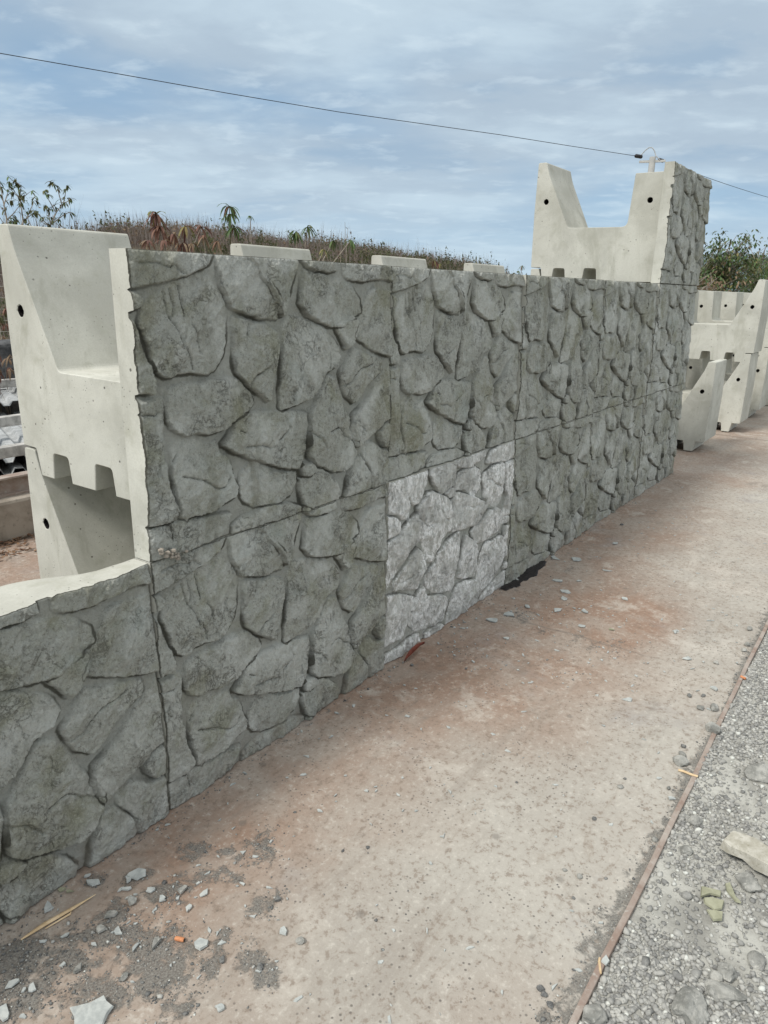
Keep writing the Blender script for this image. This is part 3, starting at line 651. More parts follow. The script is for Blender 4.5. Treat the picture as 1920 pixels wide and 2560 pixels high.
# litter crumbs stuck in the first joint
# ------------------------------------------------------------------ the stone relief of the face panels
PITCH, BX0, RH = 1.2525, 1.274, .90
PW, PH = 1.2470, .8965
Z3 = lambda x, y: (300+x*800/1659, 500+y*800/1659)
ZC = lambda x, y: (340+x*360/1659, 940+y*480/2212)
ZD = lambda x, y: (660+x*360/1659, 940+y*480/2212)
def face(pts, z=None):
    out = []
    for p in pts:
        q = p[0](p[1], p[2]) if z is None else z(*p)
        h = hit(*q, 1, -.012); out.append((h[0]-BX0-.004, h[2]-RH-.002))
    return out
STONES = [
 face([(20, 200), (20, 448), (230, 415), (360, 378), (440, 345), (490, 318), (510, 275), (500, 200)], Z3),
 face([(30, 478), (110, 482), (125, 500), (120, 540), (70, 568), (30, 570)], Z3),
 face([(152, 560), (200, 500), (260, 470), (330, 420), (400, 395), (490, 388), (520, 440), (575, 500), (582, 600), (575, 720), (560, 800), (520, 870), (490, 893), (400, 885), (330, 895), (260, 910), (215, 880), (190, 800), (160, 690), (143, 620)], Z3),
 face([(40, 600), (105, 640), (128, 726), (160, 810), (190, 885), (200, 960), (190, 995), (150, 990), (60, 1000)], Z3),
 face([(545, 200), (690, 200), (692, 290), (735, 340), (785, 430), (830, 505), (850, 570), (840, 603), (760, 605), (690, 580), (610, 550), (590, 510), (558, 430), (545, 300)], Z3),
 face([(706, 200), (960, 200), (955, 300), (940, 370), (915, 470), (890, 550), (868, 588), (858, 560), (838, 505), (795, 430), (745, 340), (704, 290)], Z3),
 face([(625, 605), (690, 625), (790, 650), (845, 690), (847, 760), (830, 870), (810, 960), (795, 1030), (700, 960), (640, 890), (628, 860), (625, 730)], Z3),
 face([(878, 650), (900, 600), (960, 610), (1040, 640), (1100, 680), (1150, 750), (1168, 810), (1150, 850), (1095, 890), (1060, 960), (1000, 1020), (940, 1055), (865, 1080), (862, 1000), (875, 850), (885, 760)], Z3),
 face([(985, 365), (1040, 375), (1100, 390), (1190, 420), (1230, 450), (1270, 520), (1275, 570), (1250, 590), (1200, 610), (1180, 640), (1130, 648), (1060, 620), (1000, 590), (965, 530), (975, 450)], Z3),
 face([(960, 200), (1140, 200), (1145, 355), (1100, 362), (1040, 350), (1000, 335), (975, 300)], Z3),
 face([(1193, 200), (1480, 200), (1480, 425), (1440, 412), (1410, 400), (1370, 395), (1300, 408), (1215, 402), (1196, 372)], Z3),
 face([(1320, 480), (1350, 460), (1440, 475), (1470, 480), (1470, 640), (1470, 805), (1435, 802), (1400, 795), (1340, 770), (1290, 730), (1240, 700), (1258, 650), (1283, 560)], Z3),
 face([(1147, 650), (1179, 634), (1232, 607), (1255, 622), (1240, 686), (1224, 736), (1197, 763), (1179, 722)], Z3),
 face([(1235, 770), (1290, 790), (1380, 830), (1385, 870), (1340, 920), (1300, 960), (1275, 1010), (1235, 1045), (1200, 1010), (1185, 960), (1170, 900), (1200, 850)], Z3),
 face([(1470, 800), (1470, 1140), (1425, 1125), (1380, 1150), (1330, 1200), (1250, 1275), (1240, 1230), (1232, 1170), (1240, 1120), (1300, 1050), (1370, 930), (1435, 840)], Z3),
 face([(1470, 1150), (1470, 1285), (1425, 1275), (1390, 1270), (1370, 1235), (1365, 1200), (1390, 1170), (1425, 1160)], Z3),
 face([(1290, 1250), (1340, 1260), (1370, 1290), (1415, 1310), (1470, 1320), (1470, 1520), (1330, 1520), (1332, 1430), (1312, 1370), (1290, 1330)], Z3),
 face([(1240, 1345), (1272, 1335), (1295, 1375), (1322, 1440), (1320, 1550), (1190, 1570), (1205, 1460), (1222, 1400)], Z3),
 face([(1110, 915), (1150, 930), (1170, 990), (1190, 1060), (1210, 1130), (1238, 1230), (1243, 1310), (1220, 1350), (1180, 1395), (1130, 1405), (1080, 1380), (1040, 1370), (1005, 1330), (1000, 1270), (1010, 1180), (1020, 1100), (1060, 1020)], Z3),
 face([(640, 1120), (700, 1105), (860, 1100), (992, 1112), (996, 1170), (988, 1230), (972, 1340), (940, 1388), (860, 1375), (720, 1340), (620, 1300), (570, 1270), (590, 1240), (620, 1190)], Z3),
 face([(965, 1378), (1010, 1368), (1030, 1395), (1000, 1420), (968, 1420)], Z3),
 face([(285, 985), (380, 960), (500, 940), (600, 925), (650, 940), (700, 1000), (720, 1050), (690, 1080), (620, 1130), (560, 1180), (480, 1205), (420, 1195), (370, 1215), (310, 1180), (285, 1140), (275, 1060)], Z3),
 face([(60, 1047), (110, 1047), (190, 1048), (254, 1038), (254, 1200), (238, 1344), (263, 1452), (308, 1610), (299, 1650), (272, 1668), (164, 1692), (110, 1700)], Z3),
 face([(490, 860), (640, 700), (700, 710), (880, 800), (990, 770), (1040, 900), (1130, 940), (1160, 1100), (1165, 1180), (1220, 1290), (1210, 1370), (1100, 1450), (900, 1560), (720, 1590), (650, 1640), (590, 1620), (585, 1550), (545, 1350), (500, 1100)], ZC),
 face([(120, 1830), (190, 1810), (430, 1730), (480, 1700), (900, 1640), (1130, 1610), (1100, 1700), (1065, 1790), (860, 1900), (600, 2030), (400, 2120), (215, 2190), (120, 2200)], ZC),
 face([(ZC, 1200, 1745), (ZC, 1300, 1650), (ZC, 1500, 1560), (ZD, 60, 1510), (ZD, 180, 1480), (ZD, 330, 1490), (ZD, 490, 1530), (ZD, 560, 1560), (ZD, 300, 1720), (ZD, 0, 1830), (ZC, 1200, 1980)]),
 face([(ZC, 1290, 1130), (ZC, 1400, 990), (ZC, 1500, 1030), (ZD, 80, 1060), (ZD, 200, 1120), (ZD, 430, 1130), (ZD, 420, 1220), (ZD, 360, 1370), (ZD, 250, 1430), (ZD, 80, 1460), (ZC, 1440, 1490), (ZC, 1330, 1440), (ZC, 1290, 1350), (ZC, 1280, 1200)]),
 face([(470, 1200), (560, 1140), (640, 1080), (710, 1060), (790, 1150), (860, 1230), (910, 1340), (900, 1420), (700, 1560), (560, 1640), (520, 1560), (500, 1450), (480, 1330)], ZD),
]
CRACKS = [face([(260, 470), (290, 600), (330, 680), (345, 760)], Z3), face([(300, 460), (320, 560), (310, 610)], Z3), face([(345, 440), (355, 500), (360, 600)], Z3),
 face([(400, 640), (430, 700), (450, 790)], Z3), face([(365, 760), (400, 830), (405, 880)], Z3),
 face([(700, 960), (720, 915), (790, 875)], Z3), face([(860, 1290), (850, 1330), (835, 1380)], Z3), face([(1110, 1200), (1160, 1180), (1200, 1230), (1245, 1250)], Z3),
 face([(1000, 1200), (1050, 1230), (1085, 1290)], Z3), face([(130, 320), (210, 315), (290, 350), (300, 335)], Z3), face([(850, 1250), (900, 1180), (880, 1130)], Z3),
 face([(320, 335), (360, 378)], Z3), face([(690, 700), (700, 640)], Z3), face([(1180, 960), (1215, 950), (1260, 880), (1340, 850)], Z3),
 face([(840, 1220), (1000, 1310), (1100, 1290), (1140, 1180)], ZC), face([(590, 1160), (700, 1180), (850, 1220)], ZC), face([(560, 900), (500, 1000)], ZC),
 face([(100, 450), (300, 470), (330, 420)], ZC), face([(1240, 640), (1290, 650)], ZC), face([(1310, 820), (1480, 800), (1600, 830)], ZC), face([(450, 1740), (480, 1900)], ZC)]
NU, NV = 420, 304
def relief():
    us = np.linspace(0, PW, NU); vs = np.linspace(0, PH, NV)
    U, Vv = np.meshgrid(us, vs, indexing='ij'); U = U.ravel(); Vv = Vv.ravel()
    Pw = np.stack([U+.0065*fbm(U*26, Vv*26, 5, 1, .75), Vv+.0065*fbm(U*26, Vv*26, 5, 2, .75)], 1)
    h = .0012*fbm(U*30, Vv*30, 3, 5)+.003*fbm(U*5, Vv*5, 2, 6); stone = np.zeros_like(U); crev = np.zeros_like(U); sall = np.full(len(U), -9.)
    q = np.random.RandomState(5)
    for i, poly in enumerate(STONES):
        s = sdist(Pw, poly)+.0095; c = np.mean(poly, 0)
        A = q.uniform(.016, .024); w0 = q.uniform(.0025, .004)
        dx, dy = U-c[0], Vv-c[1]; up = dy/(np.hypot(dx, dy)+1e-6)
        w = w0+.008*sst(.0, .95, up+.35*vnoise(U*9, Vv*9, i))+.004*np.clip(vnoise(U*13, Vv*13, i+4), 0, 1); t = np.clip(s/w, 0, 1); prof = 1-(1-t)**1.35
        fac = np.full(len(U), 9.)
        for k in range(5):
            a = q.uniform(0, 6.28); sl = q.uniform(.05, .17); fac = np.minimum(fac, q.uniform(.002, .010)+sl*(np.cos(a)*dx+np.sin(a)*dy))
        fac = np.clip(fac, -.009, .006)
        a = q.uniform(-.5, .5)+1.3; cu = np.cos(a)*dx+np.sin(a)*dy; cv = -np.sin(a)*dx+np.cos(a)*dy
        tn = fbm(cu*6+i*3, cv*14+i*7, 5, 50+i, .6)*6; ter = (np.floor(tn)+sst(.70, 1., tn-np.floor(tn)))/3.2
        rough = .0072*ter+.0075*(ridged(cu*9, cv*20+i, 5, 80+i)-.5)+.0026*fbm(U*48, Vv*48, 4, 90+i, .7)
        low = np.clip((c[1]-Vv)*.06, -.006, .008)
        hh = prof*(A+fac*.9+rough*1.25+low+.002*np.clip(s/.07, 0, 1))
        on = s > 0; h = np.where(on, np.maximum(h, h*.2+hh), h); stone = np.where(on, np.maximum(stone, prof), stone); sall = np.maximum(sall, s)
        crev = np.maximum(crev, np.exp(-((s+.003)/.0055)**2)*(1-.85*sst(-.2, .7, up)))  # painted shade round the stones, strongest below their lower edges
    for ck in CRACKS:
        ck = np.array(ck); d = np.full(len(U), 9.)
        for a, b in zip(ck[:-1], ck[1:]):
            e = b-a; t = np.clip(((Pw-a)@e)/(e@e+1e-9), 0, 1); d = np.minimum(d, np.hypot(*(Pw-a-t[:, None]*e).T))
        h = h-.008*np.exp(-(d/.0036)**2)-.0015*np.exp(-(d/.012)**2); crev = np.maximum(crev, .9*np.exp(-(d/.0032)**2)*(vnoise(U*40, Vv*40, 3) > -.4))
    ed = np.minimum(np.minimum(U, PW-U), np.minimum(Vv, PH-Vv))
    h = h-.004*np.clip(1-ed/.006, 0, 1)**2
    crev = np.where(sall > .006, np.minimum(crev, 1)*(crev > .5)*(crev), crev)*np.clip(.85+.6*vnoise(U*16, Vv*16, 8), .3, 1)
    ed = np.minimum(np.minimum(U*.8, (PW-U)*.8), np.minimum(Vv, PH-Vv)*1.6); crev = np.maximum(crev, np.exp(-(ed/.0042)**2)*np.clip(.9+.5*vnoise(U*12, Vv*12, 9), .4, 1))  # dirty seams that also carry the painted shade of the joints
    return us, vs, h.reshape(NU, NV), stone.reshape(NU, NV), crev.reshape(NU, NV)
US, VS, HT, ST, CV = relief()
def flare(u): c = PW/2; return .088+.10*(1-sst(.27, .50, abs(u-c)))
def make_face_mesh():
    """slab: relief in front (local -y), thickened edges, back face with a flare toward the body"""
    U, Vv = np.meshgrid(US, VS, indexing='ij')
    V = [np.stack([U, .022-HT, Vv], -1).reshape(-1, 3)]; idx = np.arange(NU*NV).reshape(NU, NV)
    F = np.stack([idx[:-1, :-1], idx[1:, :-1], idx[1:, 1:], idx[:-1, 1:]], -1).reshape(-1, 4)
    base = NU*NV
    yb = flare(US)+.003*fbm(US*14, US*0, 3, 3)
    yt = flare(US)+.006*fbm(US*9, US*0+5, 3, 4)
    V.append(np.stack([US, yb, np.zeros(NU)], 1)); V.append(np.stack([US, yt, np.full(NU, PH)], 1))
    bb = base+np.arange(NU); tb = base+NU+np.arange(NU); Fs = [F]
    Fs.append(np.stack([bb[:-1], bb[1:], idx[1:, 0], idx[:-1, 0]], 1))             # bottom
    Fs.append(np.stack([idx[:-1, -1], idx[1:, -1], tb[1:], tb[:-1]], 1))           # top
    Fs.append(np.stack([bb[1:], bb[:-1], tb[:-1], tb[1:]], 1))                     # back
    F = np.concatenate(Fs)
    V = np.concatenate(V); faces = [tuple(q) for q in F.tolist()]
    faces.append(tuple([bb[0]]+list(idx[0, :])+[tb[0]]))                            # left end, outline follows the relief
    faces.append(tuple([tb[-1]]+list(idx[-1, ::-1])+[bb[-1]]))
    me = bpy.data.meshes.new('stone_face'); me.from_pydata(V.tolist(), [], faces); me.update()
    sm = np.zeros(len(faces), bool); sm[:(NU-1)*(NV-1)] = True; me.polygons.foreach_set('use_smooth', sm)
    mi = np.ones(len(faces), int); mi[:(NU-1)*(NV-1)] = 0; me.polygons.foreach_set('material_index', mi)
    a = me.attributes.new('stone', 'FLOAT', 'POINT'); a.data.foreach_set('value', np.concatenate([ST.ravel(), np.zeros(2*NU)]).astype(np.float32))
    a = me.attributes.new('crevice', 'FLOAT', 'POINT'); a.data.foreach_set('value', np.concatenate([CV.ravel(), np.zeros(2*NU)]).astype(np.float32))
    # sharp relief border so that the cut edges stay crisp
    try:
        se = np.zeros(len(me.edges), bool); ev = np.zeros(len(me.edges)*2, int); me.edges.foreach_get('vertices', ev); ev = ev.reshape(-1, 2)
        border = np.zeros(len(V), bool); border[idx[0]] = border[idx[-1]] = True; border[idx[:, 0]] = border[idx[:, -1]] = True
        a = me.attributes.new('sharp_edge', 'BOOLEAN', 'EDGE'); a.data.foreach_set('value', border[ev].all(1))
    except Exception as e: print(e)
    return me
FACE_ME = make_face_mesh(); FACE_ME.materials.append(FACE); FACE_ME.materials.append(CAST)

def fillet(poly, r, k=4):
    out = []; n = len(poly)
    for i, (p, q, s) in enumerate(zip(poly[-1:]+poly[:-1], poly, poly[1:]+poly[:1])):
        rr = r[i] if isinstance(r, list) else r
        a = Vector(p)-Vector(q); b = Vector(s)-Vector(q); rr = min(rr, a.length*.45, b.length*.45)
        if rr < 1e-4: out.append(q); continue
        A = Vector(q)+a.normalized()*rr; B = Vector(q)+b.normalized()*rr
        for j in range(k+1):
            t = j/k; pt = A*(1-t)**2+Vector(q)*2*t*(1-t)+B*t*t; out.append((pt.x, pt.y))
    return out
BODY_LEN, BODY_X = .555, .345
PROFILE = [(.10, .012), (.668, .012), (.681, .122), (.789, .124), (.802, .012), (.962, .012), (.975, .122), (1.081, .124), (1.095, .012), (1.187, .012), (1.208, .128), (1.305, .130),
           (1.312, .60), (1.305, 1.020), (1.227, 1.020), (1.197, .918), (.978, .466), (.445, .462), (.420, .880), (.10, .880)]
PR = [0, .004, .018, .018, .004, .004, .018, .018, .004, .006, .012, .010, .0, .014, .012, .05, .02, .05, .008, 0]
def make_body_mesh(holes=True):
    cu = bpy.data.curves.new('tmp', 'CURVE'); cu.dimensions = '2D'; cu.fill_mode = 'BOTH'; cu.extrude = BODY_LEN/2-.003; cu.bevel_depth = .003; cu.bevel_resolution = 0; cu.offset = -.003
    loops = [fillet(PROFILE, PR)]
    for (cy, cz) in ((1.203, .692), (.275, .665)):
        loops.append([(cy+.023*(1+rnd.uniform(-.12, .12))*math.cos(t*math.pi/9), cz+.023*(1+rnd.uniform(-.12, .12))*math.sin(t*math.pi/9)) for t in range(18)][::-1])
    for lp in loops:
        sp = cu.splines.new('POLY'); sp.points.add(len(lp)-1); sp.use_cyclic_u = True
        for p, q in zip(sp.points, lp): p.co = (q[0], q[1], 0, 1)
    ob = bpy.data.objects.new('tmp', cu); col.objects.link(ob); bpy.context.view_layer.update()
    me = bpy.data.meshes.new_from_object(ob.evaluated_get(bpy.context.evaluated_depsgraph_get()))
    bpy.data.objects.remove(ob)
    # profile x,y -> y,z ; extrusion z -> x
    co = np.zeros(len(me.vertices)*3); me.vertices.foreach_get('co', co); co = co.reshape(-1, 3)
    me.vertices.foreach_set('co', np.stack([co[:, 2]+BODY_LEN/2, co[:, 0], co[:, 1]], 1).ravel()); me.update()
    me.name = 'body'; me.materials.clear(); me.materials.append(CAST); me.materials.append(BLACK)
    mi = []
    for p in me.polygons:
        c = p.center; near = min(math.hypot(c[1]-1.203, c[2]-.692), math.hypot(c[1]-.275, c[2]-.665)); mi.append(1 if near < .03 and abs(p.normal[0]) < .3 else 0)  # hole walls coloured black, the shade inside put into the material
    me.polygons.foreach_set('material_index', mi)
    me.polygons.foreach_set('use_smooth', [False]*len(me.polygons))
    return me
BODY_ME = make_body_mesh()
def block(name, loc, label, group, rz=0, flip=False, mat=None, dy=0):
    o = empty(name, loc, label, 'concrete block', group, rz)
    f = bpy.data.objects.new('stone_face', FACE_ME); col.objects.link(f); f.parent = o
    if flip: f.location = (PW, 0, PH); f.rotation_euler = (0, math.pi, 0)
    f.location.y += dy; f.location.x += .0028
    if mat: f.material_slots[0].link = 'OBJECT'; f.material_slots[0].material = mat; f['label'] = 'stone patterned face blotched with white mineral bloom'
    b = bpy.data.objects.new('body', BODY_ME); col.objects.link(b); b.parent = o; b.location = (BODY_X, 0, 0)
    return o
GW = 'stone faced precast blocks of the wall'
TOPL = ['nearest block of the upper wall row, its pale left end and cavity in full view', 'second block from the near end in the upper wall row, above the white blotched block',
        'middle block of the five in the upper wall row', 'upper row block between the middle block and the one under the raised block', 'last upper row block at the far end, carrying the raised third course block']
BOTL = ['lower row block directly under the nearest upper block', 'lower row block blotched white with mineral bloom', 'lower row block just right of the white one, above the black patch',
        'fourth lower row block counted from the one under the near end', 'last lower row block at the far end of the wall, under two others']
jit = [(0, 0), (.013, .004), (.004, -.002), (.010, .006), (.003, -.002)]
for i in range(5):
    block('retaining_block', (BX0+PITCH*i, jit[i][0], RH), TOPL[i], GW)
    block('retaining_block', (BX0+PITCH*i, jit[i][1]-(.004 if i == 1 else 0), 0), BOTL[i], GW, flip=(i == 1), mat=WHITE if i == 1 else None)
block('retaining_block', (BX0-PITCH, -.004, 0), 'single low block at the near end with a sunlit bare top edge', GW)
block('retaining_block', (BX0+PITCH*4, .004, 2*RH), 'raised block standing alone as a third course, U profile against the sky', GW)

GS = 'precast blocks stacked back to front beyond the wall'
# stored blocks, turned round so that their tails point to the camera's side
def stored(xe, y0, z, label): return block('stored_block', (xe+BODY_X+BODY_LEN+.345, y0, z), label, GS, math.pi)
stored(8.35, 1.29, 0, 'single low stored block nearest the far end of the wall')
nm = ['first', 'second', 'third', 'fourth', 'fifth', 'sixth']
for i, xe in enumerate([10.0, 11.52, 13.1, 14.7, 16.3, 17.9]):
    stored(xe, 1.225+.02*(i % 2), 0, f'lower block of the {nm[i]} two high stack beyond the wall')
    stored(xe+.01, 1.20+.02*(i % 2), RH, f'upper block of the {nm[i]} two high stack beyond the wall')

crs = [hit(430+rnd.gauss(0, 14), 1385+rnd.gauss(0, 7), 1, -.012) for _ in range(16)]
m_ = MB()
for c_ in crs:
    v_, f_ = ICO1; rr = rnd.uniform(.004, .010); m_.add([(c_[0]+a*rr*rnd.uniform(.7, 1.2), c_[1]+b*rr*rnd.uniform(.7, 1.2), c_[2]+d*rr*.8) for a, b, d in v_], [tuple(q) for q in f_])
tag(m_.build('mortar_crumbs', CURB), 'crumbs of broken concrete caught in the joint at the near end of the wall', 'crumbs', kind='stuff')
# ------------------------------------------------------------------ things behind the wall at the left
def bx(name, c, d, mat, rz=0, parent=None, tilt=None):
    m = MB(); m.box((0, 0, 0), d, 0, 0); o = m.build(name, mat, parent); o.location = c; o.rotation_euler = (0, 0, rz)
    b = o.modifiers.new('bevel', 'BEVEL'); b.width = min(d)*.08; b.segments = 2; return o
cw = bx('curb_wall', (2.0, 3.3, .14), (9, .55, .30), CURB); tag(cw, 'low stained concrete curb wall behind the wall at left', 'curb wall')
# steel beam on the curb
m = MB(); m.box((0, 0, 0), (6, .09, .012)); m.box((0, 0, .06), (6, .010, .108)); m.box((0, 0, .12), (6, .09, .012)); b = m.build('steel_beam', RUST); b.location = (2.3, 3.16, .297)
tag(b, 'rusty steel I beam lying along the top of the curb wall', 'beam')
# stack of corrugated sheets
def corr(name, loc, label, W=2.4, Ln=2.2, n=15, rz=0, grp='corrugated metal sheets stacked behind the curb wall'):
    V = []; F = []; k = 0; pitch = W/n; prof = []
    for i in range(n):
        prof += [(i*pitch, 0), (i*pitch+pitch*.30, 0), (i*pitch+pitch*.45, .045), (i*pitch+pitch*.85, .045)]
    prof.append((W, 0)); P2 = [(x, z, s) for s in (0, 1) for x, z in prof]
    for (x, z, s) in P2: V.append((x-W/2, s*Ln, z))
    L = len(prof)
    for i in range(L-1): F.append((i, i+1, L+i+1, L+i))
    o = mk(name, V, F, STEEL); o.location = loc; o.rotation_euler = (0, 0, rz)
    s = o.modifiers.new('s', 'SOLIDIFY'); s.thickness = .004; return tag(o, label, 'metal sheet', grp)
for i, z in enumerate((.10, .19, .28, .37)):
    corr('corrugated_sheet', (2.9+.03*i, 3.62+.02*i, z), ['lowest corrugated zinc sheet of the stack', 'corrugated zinc sheet second from the bottom of the stack', 'corrugated zinc sheet second from the top of the stack', 'topmost corrugated zinc sheet of the near stack'][i], rz=-.35)
corr('corrugated_sheet', (4.2, 5.3, .52), 'raised corrugated zinc sheet behind the second timber', 2.2, 1.6, 12, -.35)
for y, z, x, lb in ((3.72, .435, 2.8, 'grey timber batten across the front of the sheet stack'), (4.45, .53, 3.2, 'middle grey timber batten across the sheet stack'), (6.3, .60, 4.1, 'farthest grey timber batten below the dark block')):
    t = bx('timber_batten', (x, y, z+.03), (2.6, .08, .085), TIMB, .03); tag(t, lb, 'timber', 'timber battens on the metal sheets')


dk = bx('weathered_block', (4.2, 7.3, .47), (4.0, .6, 1.06), DARKB, .03); tag(dk, 'dark weathered concrete block standing in front of the wire fence', 'concrete block')
# wire fence
fe = empty('wire_fence', (4.5, 8.2, -.06), 'rusty wire mesh fence behind the dark block at the left edge', 'fence')
m = MB()
for i in range(15): m.tube([(-4, 0, .1+i*.145), (5, 0, .1+i*.145)], .0032, 4)
for i in range(60): m.tube([(-4+i*.15, .004, 0), (-4+i*.15, .004, 2.15)], .0030, 4)
m.build('mesh', WIRE, fe)
for x in (-3.6, -.6, 2.4): m = MB(); m.tube([(x, .04, 0), (x, .04, 2.25)], .03, 8); m.build('post', WIRE, fe)
# leaf litter along the curb
m = MB()
for i in range(1500):
    x = rnd.uniform(.5, 5); y = 3.02-rnd.random()**2*.32; a = rnd.uniform(0, 6.28); s = rnd.uniform(.008, .03); c, q = math.cos(a)*s, math.sin(a)*s; z = .004+rnd.uniform(0, .02)
    m.add([(x-c, y-q, z), (x+q*.4, y-c*.4, z+rnd.uniform(0, .01)), (x+c, y+q, z+rnd.uniform(0, .008)), (x-q*.4, y+c*.4, z)], [(0, 1, 2, 3)])
tag(m.build('leaf_litter', LITTER), 'brown leaf litter gathered along the foot of the curb wall', 'leaf litter', kind='stuff')

# ------------------------------------------------------------------ hill and scrub
HX = np.array([-40, 0, 10, 14.5, 16.5, 18, 20.7, 26.7, 34, 40.8, 44, 46.5, 50, 60, 400]); HZ = np.array([0, .2, .5, 1.2, 2.2, 2.7, 2.85, 2.8, 2.85, 2.6, 2.1, 1.4, .1, -.8, -.8])
def hillz(X, Y):
    c = np.interp(X+1.5*fbm(X*.15, Y*.15, 2, 3), HX, HZ); s = sst(9, 24, Y)
    return -.07+(c+.45)*s*(1-.6*sst(32, 60, Y))+.25*fbm(X*.35, Y*.35, 3, 8)*s
tag(grid_mesh('hill', np.linspace(-40, 75, 120), np.linspace(8.6, 70, 70), hillz, HILLM), kind='structure')
def scrub():
    V = []; F = []; MI = []
    def add(v, f, mi): 
        b = sum(len(a) for a in V); 
    tw_v = []; tw_m = []
    for k in range(1500):
        if k < 520: Y = rnd.uniform(22.5, 26.5); X = rnd.uniform(9, 54)
        else: Y = 11+rnd.random()**.8*14; X = rnd.uniform(4, 54)
        z0 = float(hillz(np.array([X]), np.array([Y]))[0]); 
        if z0 < .3 and Y > 18: continue
        sc = rnd.uniform(.5, 1.25)*(1.0 if Y > 18 else .85)*(1+.45*float(fbm(np.array([X*.45]), np.array([Y*.45]), 3, 77)[0]))*(1.5 if rnd.random() < .06 else 1); green = rnd.random() < (.12 if Y > 20 else .5)
        nst = 34 if green else 70
        for j in range(nst):
            a = rnd.uniform(0, 6.28); le = rnd.uniform(.35, .95)*sc; sp = rnd.uniform(.05, .6)
            dx, dy = math.cos(a)*sp*le, math.sin(a)*sp*le; bx_, by_ = X+rnd.gauss(0, .35)*sc, Y+rnd.gauss(0, .35)*sc
            w = rnd.uniform(.004, .010); mz = z0-.1+rnd.uniform(0, .35)
            px, py = -math.sin(a)*w, math.cos(a)*w
            tw_v += [(bx_-px-w, by_-py, mz), (bx_+px+w, by_+py, mz), (bx_+dx, by_+dy, mz+le)]; tw_m.append(0)
            if rnd.random() < (.9 if green else .12):
                for q in range(7 if green else 3):
                    t = rnd.uniform(.3, 1 if green else .7); s = rnd.uniform(.03, .075); cx, cy, cz = bx_+dx*t, by_+dy*t, mz+le*t
                    u = [rnd.uniform(-s, s) for _ in range(6)]
                    tw_v += [(cx-s*.5+u[0]*.3, cy+u[1], cz+u[2]), (cx+s+u[3]*.3, cy+u[4], cz+u[5]), (cx+u[1], cy+u[0]*.5, cz+s)]; tw_m.append(1 if green else 2)
    n = len(tw_m); me = bpy.data.meshes.new('scrub'); me.vertices.add(3*n); me.vertices.foreach_set('co', np.array(tw_v).ravel())
    me.loops.add(3*n); me.loops.foreach_set('vertex_index', np.arange(3*n)); me.polygons.add(n)
    me.polygons.foreach_set('loop_start', np.arange(0, 3*n, 3)); me.polygons.foreach_set('loop_total', np.full(n, 3)); me.update(calc_edges=True)
    o = link('scrub', me, [TWIG, SCR1, SCR2]); me.polygons.foreach_set('material_index', tw_m)
    tag(o, 'dry leafless brown scrub covering the hillside behind the wall', 'scrub', kind='stuff')
scrub()
# far hill beyond the tree, haze blue painted into its colour
def farz(X, Y): return -1+26*np.clip(1-((X-520)/190)**2, 0, 1)*np.clip(1-((Y-60)/150)**2, 0, 1)*(1+.25*fbm(X*.02, Y*.02, 3, 2))
tag(grid_mesh('hills', np.linspace(320, 720, 40), np.linspace(-100, 215, 50), farz, FARH), kind='structure')

# ------------------------------------------------------------------ plants
def leafstrip(m, base, d, ln, w, droop, mi=0, seg=4, curl=0):
    """one lance shaped drooping leaf"""
    d = Vector(d).normalized(); side = d.cross(Vector((0, 0, 1))); side = side.normalized() if side.length > .05 else Vector((1, 0, 0))
    p = Vector(base); V = []; dd = d.copy()
    for i in range(seg+1):
        t = i/seg; ww = w*math.sin(math.pi*(.12+.88*t))*.95+.001
        V += [tuple(p-side*ww), tuple(p+side*ww+Vector((0, 0, curl*ww)))]
        dd = (dd+Vector((0, 0, -droop/seg))).normalized(); p = p+dd*ln/seg
    m.add(V, [(2*i, 2*i+1, 2*i+3, 2*i+2) for i in range(seg)], mi)
def at(xd, yd, y):
    """pixel of the photograph (shown at 1659 px width) at depth y behind the wall face"""
    h = hit(xd*S_, yd*S_, 1, y); return Vector(h)
GPL = 'drooping leaved plants behind the wall'
def whorl(pts, y, heads, label, mat_a, mat_b, stem=True, root=None):
    tip = [at(a, b, y) for a, b in pts]; r0 = Vector(root) if root else Vector((tip[0].x+.3, y+.2, 0))
    r0.z = float(hillz(np.array([r0.x]), np.array([r0.y]))[0]) if r0.y > 9 else -.06
    o = empty('drooping_plant', r0, label, 'plant', GPL)
    s = MB(); l = MB()
    mids = r0.lerp(tip[0], .55)+Vector((.1, 0, .15))
    for i, t in enumerate(tip):
        s.tube([r0-r0, (mids-r0)*.5+Vector((.03, .02, 0)), mids-r0, (mids.lerp(t, .5)-r0)+Vector((0, .05, -.04)), t-r0], [.022, .018, .014, .010, .006], 5)
        hd, ln = heads[i]; ln *= .85; hd = int(hd*1.3)
        for k in range(hd):
            a = rnd.uniform(0, 6.28); el = rnd.uniform(-.8, 1.1)
            leafstrip(l, t-r0, (math.cos(a), math.sin(a), el), ln*rnd.uniform(.7, 1.15), ln*.07, rnd.uniform(1.2, 3.0), 0 if rnd.random() < .75 else 1)
    s.build('stem', BARK, o); l.build('leaves', [mat_a, mat_b], o); return o
whorl([(338, 462), (345, 490), (400, 488), (435, 490)], 6.0, [(14, .30), (16, .30), (12, .28), (12, .28)], 'dark red drooping plant with three leaf clusters right of the first block tail', LEAFR, LEAFY)
whorl([(495, 445), (498, 462), (505, 490)], 6.2, [(12, .28), (12, .26), (14, .28)], 'tallest drooping plant with green and red clusters against the sky', LEAFG, LEAFR)
whorl([(540, 466)], 7.5, [(5, .16)], 'thin single stemmed plant with one small tuft', LEAFG, LEAFG)
whorl([(640, 500), (664, 490), (720, 520), (757, 520)], 6.0, [(16, .27), (15, .25), (13, .26), (16, .26)], 'green drooping plant with four clusters between two block tails', LEAFG, SCR1)
